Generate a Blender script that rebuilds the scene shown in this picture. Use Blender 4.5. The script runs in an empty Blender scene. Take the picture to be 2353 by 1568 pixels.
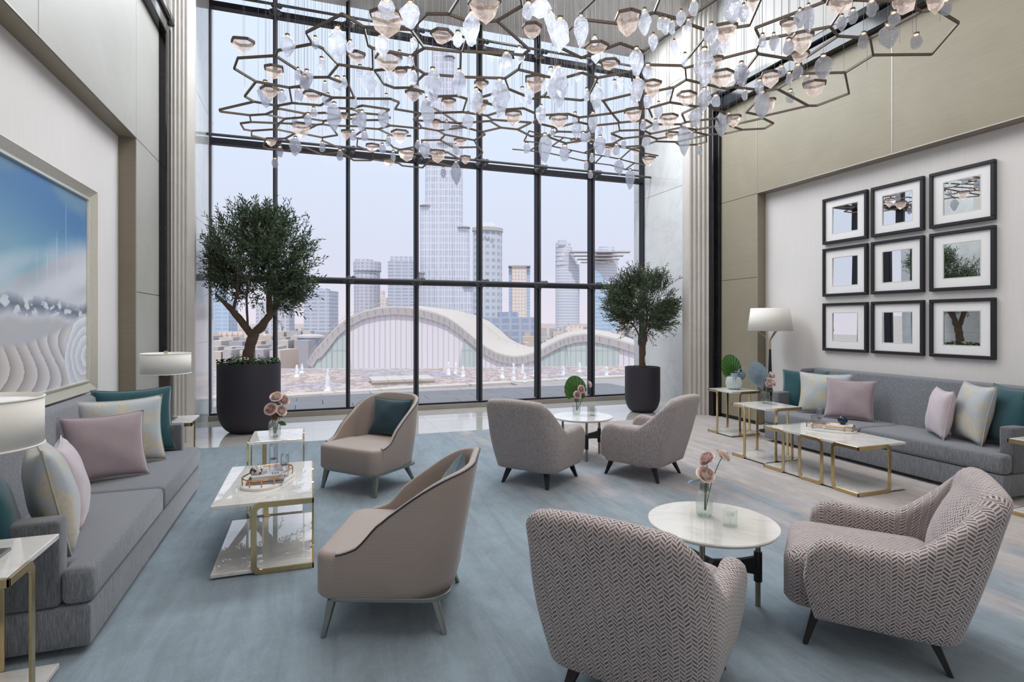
import bpy, bmesh, math, random
from mathutils import Vector, Matrix, noise
from mathutils.geometry import delaunay_2d_cdt
import numpy as np
random.seed(7); rng=np.random.default_rng(7)
PI=math.pi; R=math.radians
C=bpy.context.scene.collection; SC=bpy.context.scene
# ------------------------------------------------------------------ camera
YAW=R(19.47); FPX=1299.6; EYE=1.5
cd=bpy.data.cameras.new('camera'); cam=bpy.data.objects.new('camera',cd); C.objects.link(cam)
cam.location=(0,0,EYE); cam.rotation_euler=(R(90),0,-YAW)
cd.sensor_width=36; cd.lens=FPX/2353*36; cd.shift_y=-45/2353; cd.clip_start=.05; cd.clip_end=9000
SC.camera=cam
# ------------------------------------------------------------------ view, sky, sun, large fill lamps
SC.view_settings.view_transform='Standard'; SC.view_settings.look='None'
SC.view_settings.gamma=1; SC.view_settings.use_curve_mapping=False; SC.view_settings.exposure=0.0
SC.cycles.max_bounces=10; SC.cycles.transparent_max_bounces=24; SC.cycles.transmission_bounces=8
SC.cycles.caustics_reflective=False; SC.cycles.caustics_refractive=False
SC.cycles.sample_clamp_indirect=3; SC.cycles.blur_glossy=.1
W=bpy.data.worlds.new('sky'); SC.world=W; W.use_nodes=True
nt=W.node_tree; nt.nodes.clear()
tc=nt.nodes.new('ShaderNodeTexCoord'); sp=nt.nodes.new('ShaderNodeSeparateXYZ'); cr=nt.nodes.new('ShaderNodeValToRGB')
bg=nt.nodes.new('ShaderNodeBackground'); wo=nt.nodes.new('ShaderNodeOutputWorld')
nt.links.new(tc.outputs['Generated'],sp.inputs[0]); nt.links.new(sp.outputs[2],cr.inputs[0])
nt.links.new(cr.outputs[0],bg.inputs[0]); nt.links.new(bg.outputs[0],wo.inputs[0]); bg.inputs[1].default_value=1.26
e=cr.color_ramp.elements
e[0].position=0; e[0].color=(.68,.63,.70,1); e[1].position=.75; e[1].color=(.58,.68,.86,1)
x=e.new(.1); x.color=(.59,.61,.72,1); x=e.new(.25); x.color=(.60,.66,.79,1); x=e.new(.5); x.color=(.64,.73,.88,1)
def lamp(name,kind,loc,rot,energy,col,**k):
    l=bpy.data.lights.new(name,kind); l.energy=energy; l.color=col
    for a,b in k.items(): setattr(l,a,b)
    o=bpy.data.objects.new(name,l); C.objects.link(o); o.location=loc; o.rotation_euler=rot; return o
lamp('sun','SUN',(0,-10,40),(R(25),R(-6),0),2.5,(1,.94,.86),angle=R(.6))
# unseen fill lamps added to brighten the room: by the bay, overhead, behind camera
lamp('bay_fill','AREA',(2.3,7.4,6.55),(R(-42),0,0),640,(.88,.94,1),shape='RECTANGLE',size=6.6,size_y=2.6)
lamp('ceiling_fill','AREA',(2.3,2.5,6.6),(0,0,0),240,(1,.97,.94),shape='RECTANGLE',size=4,size_y=5.5)
lamp('lobby_fill','AREA',(2.3,-2.7,3.6),(R(80),0,0),38,(1,.96,.92),shape='RECTANGLE',size=7,size_y=4.5)
for x_,e_ in ((1.2,22),(3.37,22),(5.3,42)): lamp('downlight_lamp','AREA',(x_,8.7,6.69),(0,0,0),e_,(1,.98,.96),shape='DISK',size=.3)
# ------------------------------------------------------------------ material helpers
def s2l(c): return tuple(((v/255+.055)/1.055)**2.4 if v/255>.04045 else v/255/12.92 for v in c)+(1,)
class NT:
    def __init__(s,name):
        s.m=bpy.data.materials.new(name); s.m.use_nodes=True; s.t=s.m.node_tree; s.b=s.t.nodes['Principled BSDF']; s.o=s.t.nodes['Material Output']
    def n(s,ty,**k):
        x=s.t.nodes.new('ShaderNode'+ty)
        for a,b in k.items(): setattr(x,a,b)
        return x
    def l(s,a,b): s.t.links.new(a,b)
    def math(s,op,a,b=None,c=None):
        x=s.n('Math',operation=op)
        for i,v in enumerate((a,b,c)):
            if v is None: continue
            if isinstance(v,(int,float)): x.inputs[i].default_value=v
            else: s.l(v,x.inputs[i])
        return x.outputs[0]
    def mix(s,f,a,b):
        x=s.n('Mix',data_type='RGBA')
        for i,v in ((0,f),(6,a),(7,b)):
            if isinstance(v,(int,float)): x.inputs[i].default_value=v
            elif isinstance(v,tuple): x.inputs[i].default_value=v
            else: s.l(v,x.inputs[i])
        return x.outputs[2]
    def coord(s,kind='Object',scale=(1,1,1),rot=(0,0,0)):
        t=s.n('TexCoord'); m=s.n('Mapping'); m.inputs['Scale'].default_value=scale; m.inputs['Rotation'].default_value=rot
        s.l(t.outputs[kind],m.inputs[0]); return m.outputs[0]
    def pos(s,scale=(1,1,1),rot=(0,0,0)):
        t=s.n('NewGeometry'); m=s.n('Mapping'); m.inputs['Scale'].default_value=scale; m.inputs['Rotation'].default_value=rot
        s.l(t.outputs['Position'],m.inputs[0]); return m.outputs[0]
    def noise(s,v,scale,detail=3,rough=.5,dist=0):
        x=s.n('TexNoise'); x.inputs['Scale'].default_value=scale; x.inputs['Detail'].default_value=detail
        x.inputs['Roughness'].default_value=rough; x.inputs['Distortion'].default_value=dist; s.l(v,x.inputs[0]); return x.outputs[0]
    def ramp(s,f,st):
        x=s.n('ValToRGB'); e=x.color_ramp.elements
        while len(e)<len(st): e.new(.5)
        for q,(p,c) in zip(e,st): q.position=p; q.color=c
        s.l(f,x.inputs[0]); return x.outputs[0]
    def bump(s,h,strength=.3,dist=.01):
        x=s.n('Bump'); x.inputs['Strength'].default_value=strength; x.inputs['Distance'].default_value=dist
        s.l(h,x.inputs['Height']); s.l(x.outputs[0],s.b.inputs['Normal'])
    def set(s,col=None,rough=None,metal=None,**k):
        for nm,v in (('Base Color',col),('Roughness',rough),('Metallic',metal)):
            if v is None: continue
            if isinstance(v,(int,float,tuple)): s.b.inputs[nm].default_value=v
            else: s.l(v,s.b.inputs[nm])
        for a,v in k.items(): s.b.inputs[a.replace('_',' ')].default_value=v
        return s.m
def g(v): return (v,v,v,1)
def flat(name,c,rough=.5,metal=0,var=.06,sc=8,**k):
    m=NT(name); cc=s2l(c); n=m.noise(m.coord(),sc,3)
    lo=tuple(x*(1-var) for x in cc[:3])+(1,); hi=tuple(min(1,x*(1+var)) for x in cc[:3])+(1,)
    return m.set(m.mix(n,lo,hi),rough,metal,**k)
def marble(name,c,vein,rough=.06,sc=1.6,amt=.6,wp=False,ior=1.5):
    m=NT(name); v=m.pos() if wp else m.coord()
    d=m.noise(v,sc,6,.62,1.6); a=m.math('ABSOLUTE',m.math('SUBTRACT',d,.5))
    f=m.ramp(a,[(0,g(amt)),(.018,g(amt*.35)),(.08,g(0))])
    n2=m.noise(v,sc*.6,4,.6,.6); base=m.mix(m.ramp(n2,[(.35,g(0)),(.7,g(.35))]),s2l(c),s2l(vein))
    m.set(m.mix(f,base,s2l(vein)),rough); m.b.inputs['IOR'].default_value=ior; return m.m
def fabric(name,c1,c2,st=(260,260,18),rough=.9,sheen=.3):
    m=NT(name); v=m.coord(scale=st); n=m.noise(v,1,2,.6); n2=m.noise(m.coord(),240,2)
    f=m.ramp(m.math('ADD',m.math('MULTIPLY',n,.7),m.math('MULTIPLY',n2,.3)),[(.35,g(0)),(.65,g(1))])
    m.set(m.mix(f,s2l(c1),s2l(c2)),rough,Sheen_Weight=sheen,Sheen_Roughness=.5); m.bump(n2,.15,.002); return m.m
def velvet(name,c,sheen=.5):
    m=NT(name); n=m.noise(m.coord(),9,4); n2=m.noise(m.coord(),300,1)
    cc=s2l(c); m.set(m.mix(n,tuple(x*.82 for x in cc[:3])+(1,),tuple(min(1,x*1.15) for x in cc[:3])+(1,)),.85,Sheen_Weight=sheen,Sheen_Roughness=.4)
    m.bump(n2,.1,.001); return m.m
def glassy(name,tint,spec_rough=.02,mixv=.88,refr=None,bump=0,ior=1.45):
    """thin clear glass: light passes, with a fresnel reflection; optional refracting body"""
    m=NT(name); m.t.nodes.remove(m.b)
    tr=m.n('BsdfTransparent'); tr.inputs[0].default_value=tint; gl=m.n('BsdfGlossy'); gl.inputs['Roughness'].default_value=spec_rough
    lw=m.n('LayerWeight'); lw.inputs[0].default_value=.5; f0=((ior-1)/(ior+1))**2; fv=m.math('ADD',m.math('MULTIPLY',m.math('POWER',lw.outputs[1],5.0),min(.85,f0*18)),f0); mx=m.n('MixShader')
    m.l(fv,mx.inputs[0]); m.l(tr.outputs[0],mx.inputs[1]); m.l(gl.outputs[0],mx.inputs[2]); out=mx
    if refr:
        rf=m.n('BsdfGlass'); rf.inputs['Color'].default_value=refr; rf.inputs['IOR'].default_value=1.35; rf.inputs['Roughness'].default_value=.05
        m2=m.n('MixShader'); m2.inputs[0].default_value=1-mixv; m.l(mx.outputs[0],m2.inputs[1]); m.l(rf.outputs[0],m2.inputs[2]); out=m2
        if bump:
            nn=m.noise(m.coord(),bump,4,.7,1.2); b=m.n('Bump'); b.inputs['Strength'].default_value=.9; b.inputs['Distance'].default_value=.02
            m.l(m.math('ABSOLUTE',m.math('SUBTRACT',nn,.5)),b.inputs['Height']); m.l(b.outputs[0],rf.inputs['Normal']); m.l(b.outputs[0],gl.inputs['Normal'])
    m.l(out.outputs[0],m.o.inputs[0]); return m.m
M={}
M['marble_floor']=marble('marble_floor',(200,197,190),(166,162,156),.045,.7,.2,True,2.2)
M['marble_wall']=marble('marble_wall',(232,234,234),(190,190,186),.09,.8,.35,True,1.7)
M['marble_jamb']=marble('marble_jamb',(208,203,197),(176,168,160),.25,1.2,.2,True)
M['marble_top']=marble('marble_top',(226,224,220),(184,182,178),.015,2.2,.4,False,2.5)
M['black_marble']=marble('black_marble',(17,18,21),(40,42,46),.1,1.6,.5,True)
M['curb']=marble('curb_stone',(150,144,136),(120,114,106),.3,3,.3,True)
def woodpanel(name,c1,c2,rough=.45):
    m=NT(name); n=m.noise(m.pos(scale=(1,1,1),rot=(R(35),0,0)),1.2,5,.6,.8); st=m.noise(m.pos(scale=(3,3,60),rot=(R(58),0,0)),1,4,.65,.3)
    m.set(m.mix(m.ramp(m.math('ADD',m.math('MULTIPLY',n,.55),m.math('MULTIPLY',st,.45)),[(.32,g(0)),(.68,g(1))]),s2l(c1),s2l(c2)),rough); m.bump(st,.06,.004); return m.m
M['panel_right']=woodpanel('olive_wood_panel',(138,131,112),(152,144,125),.55)
M['panel_left']=woodpanel('grey_wood_panel',(164,162,155),(176,174,168),.5)
M['reveal']=woodpanel('reveal_wood',(128,118,102),(140,130,112))
m=NT('wall_covering'); n=m.noise(m.pos(scale=(60,60,3)),1,3); m.set(m.mix(n,s2l((214,210,208)),s2l((223,219,217))),.8); M['paper']=m.m
M['upper']=flat('upper_wall_paint',(188,186,184),.8,0,.02); M['plaster']=flat('plaster',(214,211,208),.8,0,.02); M['ceiling']=flat('ceiling_paint',(218,215,210),.85,0,.02,1)
M['steel']=flat('brushed_steel',(150,148,146),.35,1,.05); M['strip']=flat('polished_strip',(170,166,158),.5,.6,.03)
M['dark_metal']=flat('dark_frame',(13,13,28),.6,0,.1); M['grey_metal']=flat('grey_rod',(78,78,82),.45,.4,.08)
m=NT('brass'); n=m.noise(m.coord(),30,3); m.set(m.mix(n,s2l((196,172,124)),s2l((214,192,146))),.16,1.0); M['brass']=m.m
M['rosegold']=flat('copper_rail',(200,150,104),.2,1,.05)
M['bronze']=flat('bronze_bar',(96,84,74),.5,.4,.12)
M['nickel']=flat('nickel_leg',(140,144,140),.35,.8,.06); M['champagne']=flat('champagne_rod',(150,142,124),.3,.9,.05)
M['blackwood']=flat('black_lacquer',(18,18,23),.5,0,.15); M['pot']=flat('matt_plum_pot',(40,36,46),.55,0,.06)
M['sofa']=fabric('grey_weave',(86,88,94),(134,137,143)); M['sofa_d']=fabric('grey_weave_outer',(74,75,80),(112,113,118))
M['teal']=velvet('teal_velvet',(28,74,82)); M['mauve']=velvet('mauve_velvet',(156,141,146),.6); M['pale']=velvet('pale_blush',(196,184,190),.4); M['teal_d']=velvet('dark_teal',(36,62,72),.3)
m=NT('floral_brocade'); n=m.noise(m.coord(),3.6,7,.74,2.4); f=m.ramp(n,[(.47,g(0)),(.50,g(1)),(.62,g(1)),(.66,g(.15))]); 
n2=m.noise(m.coord(),40,4,.7); gold=m.mix(n2,s2l((160,150,130)),s2l((208,200,184))); m.set(m.mix(f,s2l((170,177,183)),gold),.55,Sheen_Weight=.3); m.bump(n,.2,.004); M['floral']=m.m
M['shade']=NT('linen_shade').m; _s=M['shade']; 
m=NT('linen'); n=m.noise(m.coord(scale=(60,60,60)),6,2); m.set(m.mix(n,s2l((226,223,216)),s2l((238,235,228))),.9); M['shade']=m.m
# chevron weave: UV in metres
def chevron(name,dark,mid,light,w=.0195,p=.017):
    m=NT(name); t=m.n('UVMap'); s=m.n('SeparateXYZ'); m.l(t.outputs[0],s.inputs[0])
    u=m.math('DIVIDE',s.outputs[0],w); fu=m.math('FRACT',m.math('MULTIPLY',u,.5))
    tri=m.math('ABSOLUTE',m.math('SUBTRACT',fu,.5))
    v=m.math('ADD',m.math('DIVIDE',s.outputs[1],p),m.math('MULTIPLY',tri,2.0))
    par=m.math('FRACT',m.math('MULTIPLY',m.math('FLOOR',u),.5)); v=m.math('ADD',v,par)
    fv=m.math('FRACT',v); d=m.math('LESS_THAN',fv,.5)
    wn=m.n('TexWhiteNoise',noise_dimensions='2D'); cb=m.n('CombineXYZ'); m.l(m.math('FLOOR',u),cb.inputs[0]); m.l(m.math('FLOOR',v),cb.inputs[1]); m.l(cb.outputs[0],wn.inputs[0])
    dk=m.mix(wn.outputs[0],s2l(dark),s2l(mid)); fe=m.math('FRACT',u); edge=m.math('LESS_THAN',m.math('ABSOLUTE',m.math('SUBTRACT',fe,.5)),.46)
    m.set(m.mix(m.math('MULTIPLY',d,edge),s2l(light),dk),.85,Sheen_Weight=.25,Sheen_Roughness=.5)
    m.bump(m.math('MULTIPLY',d,edge),.15,.002); return m.m
M['chevron']=chevron('chevron_weave',(84,72,72),(128,115,116),(190,180,178))
def ripple(name,c1,c2,w=.014,p=.0085):
    m=NT(name); t=m.n('UVMap'); s=m.n('SeparateXYZ'); m.l(t.outputs[0],s.inputs[0])
    sn=m.math('SINE',m.math('MULTIPLY',s.outputs[0],2*PI/w)); v=m.math('ADD',m.math('DIVIDE',s.outputs[1],p),m.math('MULTIPLY',sn,.22))
    f=m.math('ABSOLUTE',m.math('SUBTRACT',m.math('FRACT',v),.5)); r=m.ramp(f,[(.12,g(1)),(.3,g(0))])
    m.set(m.mix(r,s2l(c2),s2l(c1)),.6,Sheen_Weight=.2); m.bump(f,.2,.002); return m.m
M['tan']=ripple('tan_ripple_weave',(128,114,106),(176,162,154)); M['piping']=flat('navy_piping',(40,44,58),.5)
M['glass']=glassy('clear_glass',(.95,.965,.96,1),.02); M['ribglass']=glassy('ribbed_clear_glass',(.92,.94,.93,1),.03,.85,(1,1,1,1)); M['pane']=glassy('window_pane',(.97,.98,.99,1),.0,ior=1.14)
M['glass_smoke']=glassy('smoky_glass',(.62,.66,.64,1),.02); M['glass_amber']=glassy('amber_glass',(.86,.66,.48,1),.02)
M['acrylic']=glassy('acrylic',(.86,.88,.93,1),.02,.65,(.97,.98,1,1)); M['water']=glassy('vase_water',(.93,.96,.95,1),.02)
M['crystal']=glassy('crackled_crystal',(.79,.80,.84,1),.10,.74,(.93,.94,.97,1),26)
_t=M['crystal'].node_tree; _o=_t.nodes['Material Output']; _l=_o.inputs[0].links[0].from_socket; _d=_t.nodes.new('ShaderNodeBsdfTranslucent'); _d.inputs[0].default_value=(.56,.56,.60,1); _m=_t.nodes.new('ShaderNodeMixShader')
_n=_t.nodes.new('ShaderNodeTexNoise'); _n.inputs['Scale'].default_value=34; _n.inputs['Detail'].default_value=6; _n.inputs['Roughness'].default_value=.8; _r=_t.nodes.new('ShaderNodeValToRGB'); _r.color_ramp.elements[0].position=.45; _r.color_ramp.elements[0].color=g(.08); _r.color_ramp.elements[1].position=.62; _r.color_ramp.elements[1].color=g(.5)
_t.links.new(_n.outputs[0],_r.inputs[0]); _t.links.new(_r.outputs[0],_m.inputs[0]); _t.links.new(_l,_m.inputs[1]); _t.links.new(_d.outputs[0],_m.inputs[2]); _t.links.new(_m.outputs[0],_o.inputs[0])
m=NT('lit_bowl_glass'); m.t.nodes.remove(m.b); tr=m.n('BsdfTransparent'); tr.inputs[0].default_value=(.93,.90,.90,1)
em=m.n('Emission'); em.inputs[0].default_value=(1,.80,.70,1); nn=m.noise(m.coord(),18,5,.75,1.5); lw=m.n('LayerWeight'); lw.inputs[0].default_value=.45
m.l(m.math('MULTIPLY',m.math('ADD',m.ramp(nn,[(.48,g(.55)),(.68,g(1.5))]),m.math('MULTIPLY',lw.outputs[1],1.0)),1.0),em.inputs[1])
gl=m.n('BsdfGlossy'); gl.inputs['Roughness'].default_value=.08; mx=m.n('MixShader'); mx.inputs[0].default_value=.34; mx2=m.n('MixShader'); mx2.inputs[0].default_value=.1
m.l(tr.outputs[0],mx.inputs[1]); m.l(em.outputs[0],mx.inputs[2]); m.l(mx.outputs[0],mx2.inputs[1]); m.l(gl.outputs[0],mx2.inputs[2]); m.l(mx2.outputs[0],m.o.inputs[0]); M['bowl']=m.m
m=NT('warm_led'); m.t.nodes.remove(m.b); em=m.n('Emission'); em.inputs[0].default_value=(1,.66,.46,1); em.inputs[1].default_value=2.2; m.l(em.outputs[0],m.o.inputs[0]); M['led']=m.m
M['mirror']=flat('mirror',(235,238,238),.0,1,.0); M['mat']=flat('white_mat_board',(236,235,236),.8,0,.02); M['blackframe']=flat('black_frame',(22,21,23),.45,0,.1)
M['silver']=flat('champagne_silver_leaf',(226,223,210),.3,.6,.08,40)
m=NT('olive_leaf'); n=m.noise(m.coord(),3,2); inf=m.n('NewGeometry')
m.set(m.mix(m.ramp(m.noise(m.coord(),60,1),[(.35,g(0)),(.65,g(1))]),s2l((38,58,42)),s2l((80,102,70))),.5); M['leaf']=m.m
M['leaf2']=flat('ivy_leaf',(48,84,38),.45,0,.3,40); M['bark']=flat('olive_bark',(96,78,66),.85,0,.35,14); M['soil']=flat('dark_soil',(30,28,28),.9)
M['pebble']=flat('black_pebble',(34,36,44),.3,0,.2); M['blossom']=flat('cream_blossom',(226,220,196),.7)
M['rose']=flat('blush_rose',(240,220,210),.6,0,.12,60,Subsurface_Weight=.1); M['rose2']=flat('dusky_rose',(228,200,196),.6,0,.12,60)
M['stem']=flat('green_stem',(70,96,52),.5); M['fan_green']=flat('green_palm_leaf',(52,98,34),.45,0,.2,20); M['fan_blue']=flat('blue_grey_palm',(136,154,166),.7,0,.12,20)
M['hydrangea']=flat('blue_grey_hydrangea',(120,138,154),.8,0,.25,60); M['ceramic']=flat('pale_ribbed_ceramic',(190,204,202),.25,0,.04)
M['book1']=flat('grey_book',(176,174,178),.5); M['book2']=flat('white_book',(222,218,214),.5); M['book3']=flat('slate_book',(86,84,92),.4); M['pages']=flat('page_edges',(206,198,192),.8)
M['navy']=flat('navy_glaze',(20,34,62),.08,0,.5,12); m=NT('coral_dome'); wv=m.noise(m.coord(scale=(1,1,.35)),70,1,.5); m.set(m.ramp(wv,[(.44,g(.03)),(.47,s2l((206,200,194)))]),.5); M['coral']=m.m
M['tray']=flat('white_tray',(224,220,214),.25,0,.03)
# carpet: blue wash turning to beige towards the right wall, brushed with streaks
m=NT('carpet'); sx=m.n('SeparateXYZ'); m.l(m.pos(),sx.inputs[0])
stv=m.pos(scale=(2.6,.42,1),rot=(0,0,R(-38))); st=m.noise(stv,1.5,6,.66,.6); st2=m.noise(m.pos(scale=(5,.8,1),rot=(0,0,R(-30))),1.6,6,.7,.8); big=m.noise(m.pos(),.5,3)
t=m.math('ADD',m.math('MULTIPLY',m.math('SUBTRACT',sx.outputs[0],1.75),.36),m.math('MULTIPLY',m.math('SUBTRACT',sx.outputs[1],4.2),.10))
t=m.math('ADD',t,m.math('ADD',m.math('MULTIPLY',m.math('SUBTRACT',st,.5),2.2),m.math('MULTIPLY',m.math('SUBTRACT',big,.5),1.0)))
base=m.ramp(t,[(.0,s2l((132,149,160))),(.38,s2l((142,152,161))),(.66,s2l((166,162,165))),(1,s2l((184,175,170)))])
st3=m.noise(m.pos(),5.5,7,.8,.4); sh=m.ramp(m.math('ADD',m.math('MULTIPLY',st2,.6),m.math('MULTIPLY',st3,.4)),[(.36,g(.68)),(.64,g(1.14))]); mm=m.n('Mix',data_type='RGBA',blend_type='MULTIPLY'); mm.inputs[0].default_value=1; m.l(base,mm.inputs[6]); m.l(sh,mm.inputs[7])
pile=m.noise(m.pos(),170,2,.8); c2=m.n('Mix',data_type='RGBA',blend_type='MULTIPLY'); c2.inputs[0].default_value=1; m.l(mm.outputs[2],c2.inputs[6]); m.l(m.ramp(pile,[(.2,g(.86)),(.8,g(1.1))]),c2.inputs[7])
m.set(c2.outputs[2],.95,Sheen_Weight=.25,Sheen_Roughness=.6); m.bump(pile,.5,.01); M['carpet']=m.m
# outdoors
m=NT('pool_water'); n=m.noise(m.pos(scale=(1.3,.7,1)),2.3,6,.8,1.5); n3=m.noise(m.pos(),.3,4); base=m.mix(m.ramp(n3,[(.4,g(0)),(.6,g(1))]),s2l((206,188,180)),s2l((178,176,188)))
base=m.mix(m.ramp(n,[(.47,g(0)),(.53,g(1))]),base,s2l((158,142,134))); m.set(base,.5); m.b.inputs['Specular IOR Level'].default_value=.12; m.bump(n,.6,.05); M['pool']=m.m
M['paver']=flat('pale_paver',(160,156,154),.7,0,.06,2); M['whitestone']=flat('white_coping',(196,190,182),.6,0,.04); M['fountain']=flat('white_spray',(240,243,247),.5,0,.03,12)
M['lake']=flat('lake',(120,160,190),.15); M['cityground']=flat('city_ground',(172,164,158),.9,0,.12,.02)
M['hallwhite']=flat('white_cladding',(190,184,182),.6,0,.03); M['hallroof']=flat('roof_membrane',(196,188,180),.7,0,.03)
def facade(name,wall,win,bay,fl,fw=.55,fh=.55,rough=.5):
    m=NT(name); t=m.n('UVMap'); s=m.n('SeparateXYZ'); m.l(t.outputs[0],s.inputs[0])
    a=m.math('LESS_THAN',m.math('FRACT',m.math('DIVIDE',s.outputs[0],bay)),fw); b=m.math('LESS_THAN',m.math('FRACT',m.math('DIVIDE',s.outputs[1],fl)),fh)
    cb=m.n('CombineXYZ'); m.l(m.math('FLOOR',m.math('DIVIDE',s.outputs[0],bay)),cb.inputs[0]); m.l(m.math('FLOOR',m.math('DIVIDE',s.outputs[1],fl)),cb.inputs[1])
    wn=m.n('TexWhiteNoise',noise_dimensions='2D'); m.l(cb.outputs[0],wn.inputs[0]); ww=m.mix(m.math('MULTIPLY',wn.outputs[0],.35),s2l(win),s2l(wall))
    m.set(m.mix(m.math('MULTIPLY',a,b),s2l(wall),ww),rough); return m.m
M['f_silver']=facade('silver_tower_skin',(222,224,232),(184,190,204),3.6,9,.62,.82,.35)  # distance haze painted into the wall and window colours of these tower skins
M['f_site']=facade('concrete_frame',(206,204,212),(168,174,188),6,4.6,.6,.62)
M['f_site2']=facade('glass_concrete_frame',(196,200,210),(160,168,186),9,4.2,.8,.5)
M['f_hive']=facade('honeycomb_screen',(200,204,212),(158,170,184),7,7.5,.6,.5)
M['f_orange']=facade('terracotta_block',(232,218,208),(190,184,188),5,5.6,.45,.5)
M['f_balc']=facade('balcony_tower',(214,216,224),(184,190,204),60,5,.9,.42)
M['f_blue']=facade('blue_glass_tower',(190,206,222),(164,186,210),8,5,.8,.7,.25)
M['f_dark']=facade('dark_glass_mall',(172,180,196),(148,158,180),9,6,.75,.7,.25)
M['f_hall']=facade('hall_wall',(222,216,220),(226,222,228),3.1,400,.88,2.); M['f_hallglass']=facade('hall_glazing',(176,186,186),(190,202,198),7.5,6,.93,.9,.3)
# ------------------------------------------------------------------ mesh helpers
class MB:
    def __init__(s): s.v=[]; s.f=[]; s.uv=None
    def add(s,v,f):
        k=len(s.v); s.v+=[tuple(p) for p in v]; s.f+=[tuple(i+k for i in q) for q in f]; return s
    def box(s,x0,x1,y0,y1,z0,z1):
        return s.add([(x0,y0,z0),(x1,y0,z0),(x1,y1,z0),(x0,y1,z0),(x0,y0,z1),(x1,y0,z1),(x1,y1,z1),(x0,y1,z1)],
            [(0,3,2,1),(4,5,6,7),(0,1,5,4),(1,2,6,5),(2,3,7,6),(3,0,4,7)])
    def prism(s,poly,z0,z1):
        n=len(poly); return s.add([(x,y,z0) for x,y in poly]+[(x,y,z1) for x,y in poly],
            [tuple(range(n-1,-1,-1)),tuple(range(n,2*n))]+[(i,(i+1)%n,n+(i+1)%n,n+i) for i in range(n)])
    def lathe(s,prof,n=32,c=(0,0),cap=True,rib=0,ribn=0):
        k=[];
        for r,z in prof:
            for i in range(n):
                a=2*PI*i/n; rr=r*(1+rib*math.cos(ribn*a)) ; k.append((c[0]+rr*math.cos(a),c[1]+rr*math.sin(a),z))
        f=[(j*n+i,j*n+(i+1)%n,(j+1)*n+(i+1)%n,(j+1)*n+i) for j in range(len(prof)-1) for i in range(n)]
        if cap: f+=[tuple(range(n-1,-1,-1)),tuple((len(prof)-1)*n+i for i in range(n))]
        return s.add(k,f)
    def tube(s,pts,r,n=8,closed=False,cap=True):
        pts=[Vector(p) for p in pts]; m=len(pts); rs=r if isinstance(r,(list,tuple)) else [r]*m; vs=[]; up=None
        for i,p in enumerate(pts):
            a=pts[(i-1)%m] if (closed or i>0) else p; b=pts[(i+1)%m] if (closed or i<m-1) else p
            t=(b-a).normalized()
            if up is None: up=t.orthogonal().normalized()
            up=(up-t*up.dot(t)); up=up.normalized() if up.length>1e-6 else t.orthogonal().normalized()
            w=t.cross(up)
            for k in range(n): an=2*PI*k/n; vs.append(p+(up*math.cos(an)+w*math.sin(an))*rs[i])
        f=[(j*n+k,j*n+(k+1)%n,((j+1)%m)*n+(k+1)%n,((j+1)%m)*n+k) for j in range(m if closed else m-1) for k in range(n)]
        if cap and not closed: f+=[tuple(range(n-1,-1,-1)),tuple((m-1)*n+k for k in range(n))]
        return s.add(vs,f)
    def bar(s,a,b,w,h):
        a,b=Vector(a),Vector(b); t=(b-a).normalized(); z=Vector((0,0,1)); u=t.cross(z); u=u.normalized() if u.length>1e-4 else Vector((1,0,0)); q=u.cross(t).normalized()
        vs=[p+u*su*w/2+q*sq*h/2 for p in (a,b) for su,sq in ((-1,-1),(1,-1),(1,1),(-1,1))]
        return s.add(vs,[(3,2,1,0),(4,5,6,7),(0,1,5,4),(1,2,6,5),(2,3,7,6),(3,0,4,7)])
    def ball(s,c,r,n=12,m=8,sq=(1,1,1)):
        vs=[(c[0],c[1],c[2]+r*sq[2])]+[(c[0]+r*sq[0]*math.sin(PI*j/m)*math.cos(2*PI*i/n),c[1]+r*sq[1]*math.sin(PI*j/m)*math.sin(2*PI*i/n),c[2]+r*sq[2]*math.cos(PI*j/m)) for j in range(1,m) for i in range(n)]+[(c[0],c[1],c[2]-r*sq[2])]
        f=[(0,1+i,1+(i+1)%n) for i in range(n)]+[(1+j*n+i,1+(j+1)*n+i,1+(j+1)*n+(i+1)%n,1+j*n+(i+1)%n) for j in range(m-2) for i in range(n)]
        L=len(vs)-1; f+=[(L,1+(m-2)*n+(i+1)%n,1+(m-2)*n+i) for i in range(n)]
        return s.add(vs,f)
    def grid(s,P,closed=False):
        h=len(P); w=len(P[0]); k=[p for row in P for p in row]
        return s.add(k,[(j*w+i,j*w+(i+1)%w,(j+1)*w+(i+1)%w,(j+1)*w+i) for j in range(h-1) for i in range(w if closed else w-1)])
def tag(o,label=None,cat=None,group=None,kind=None):
    for k,v in (('label',label),('category',cat),('group',group),('kind',kind)):
        if v: o[k]=v
    return o
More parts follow.
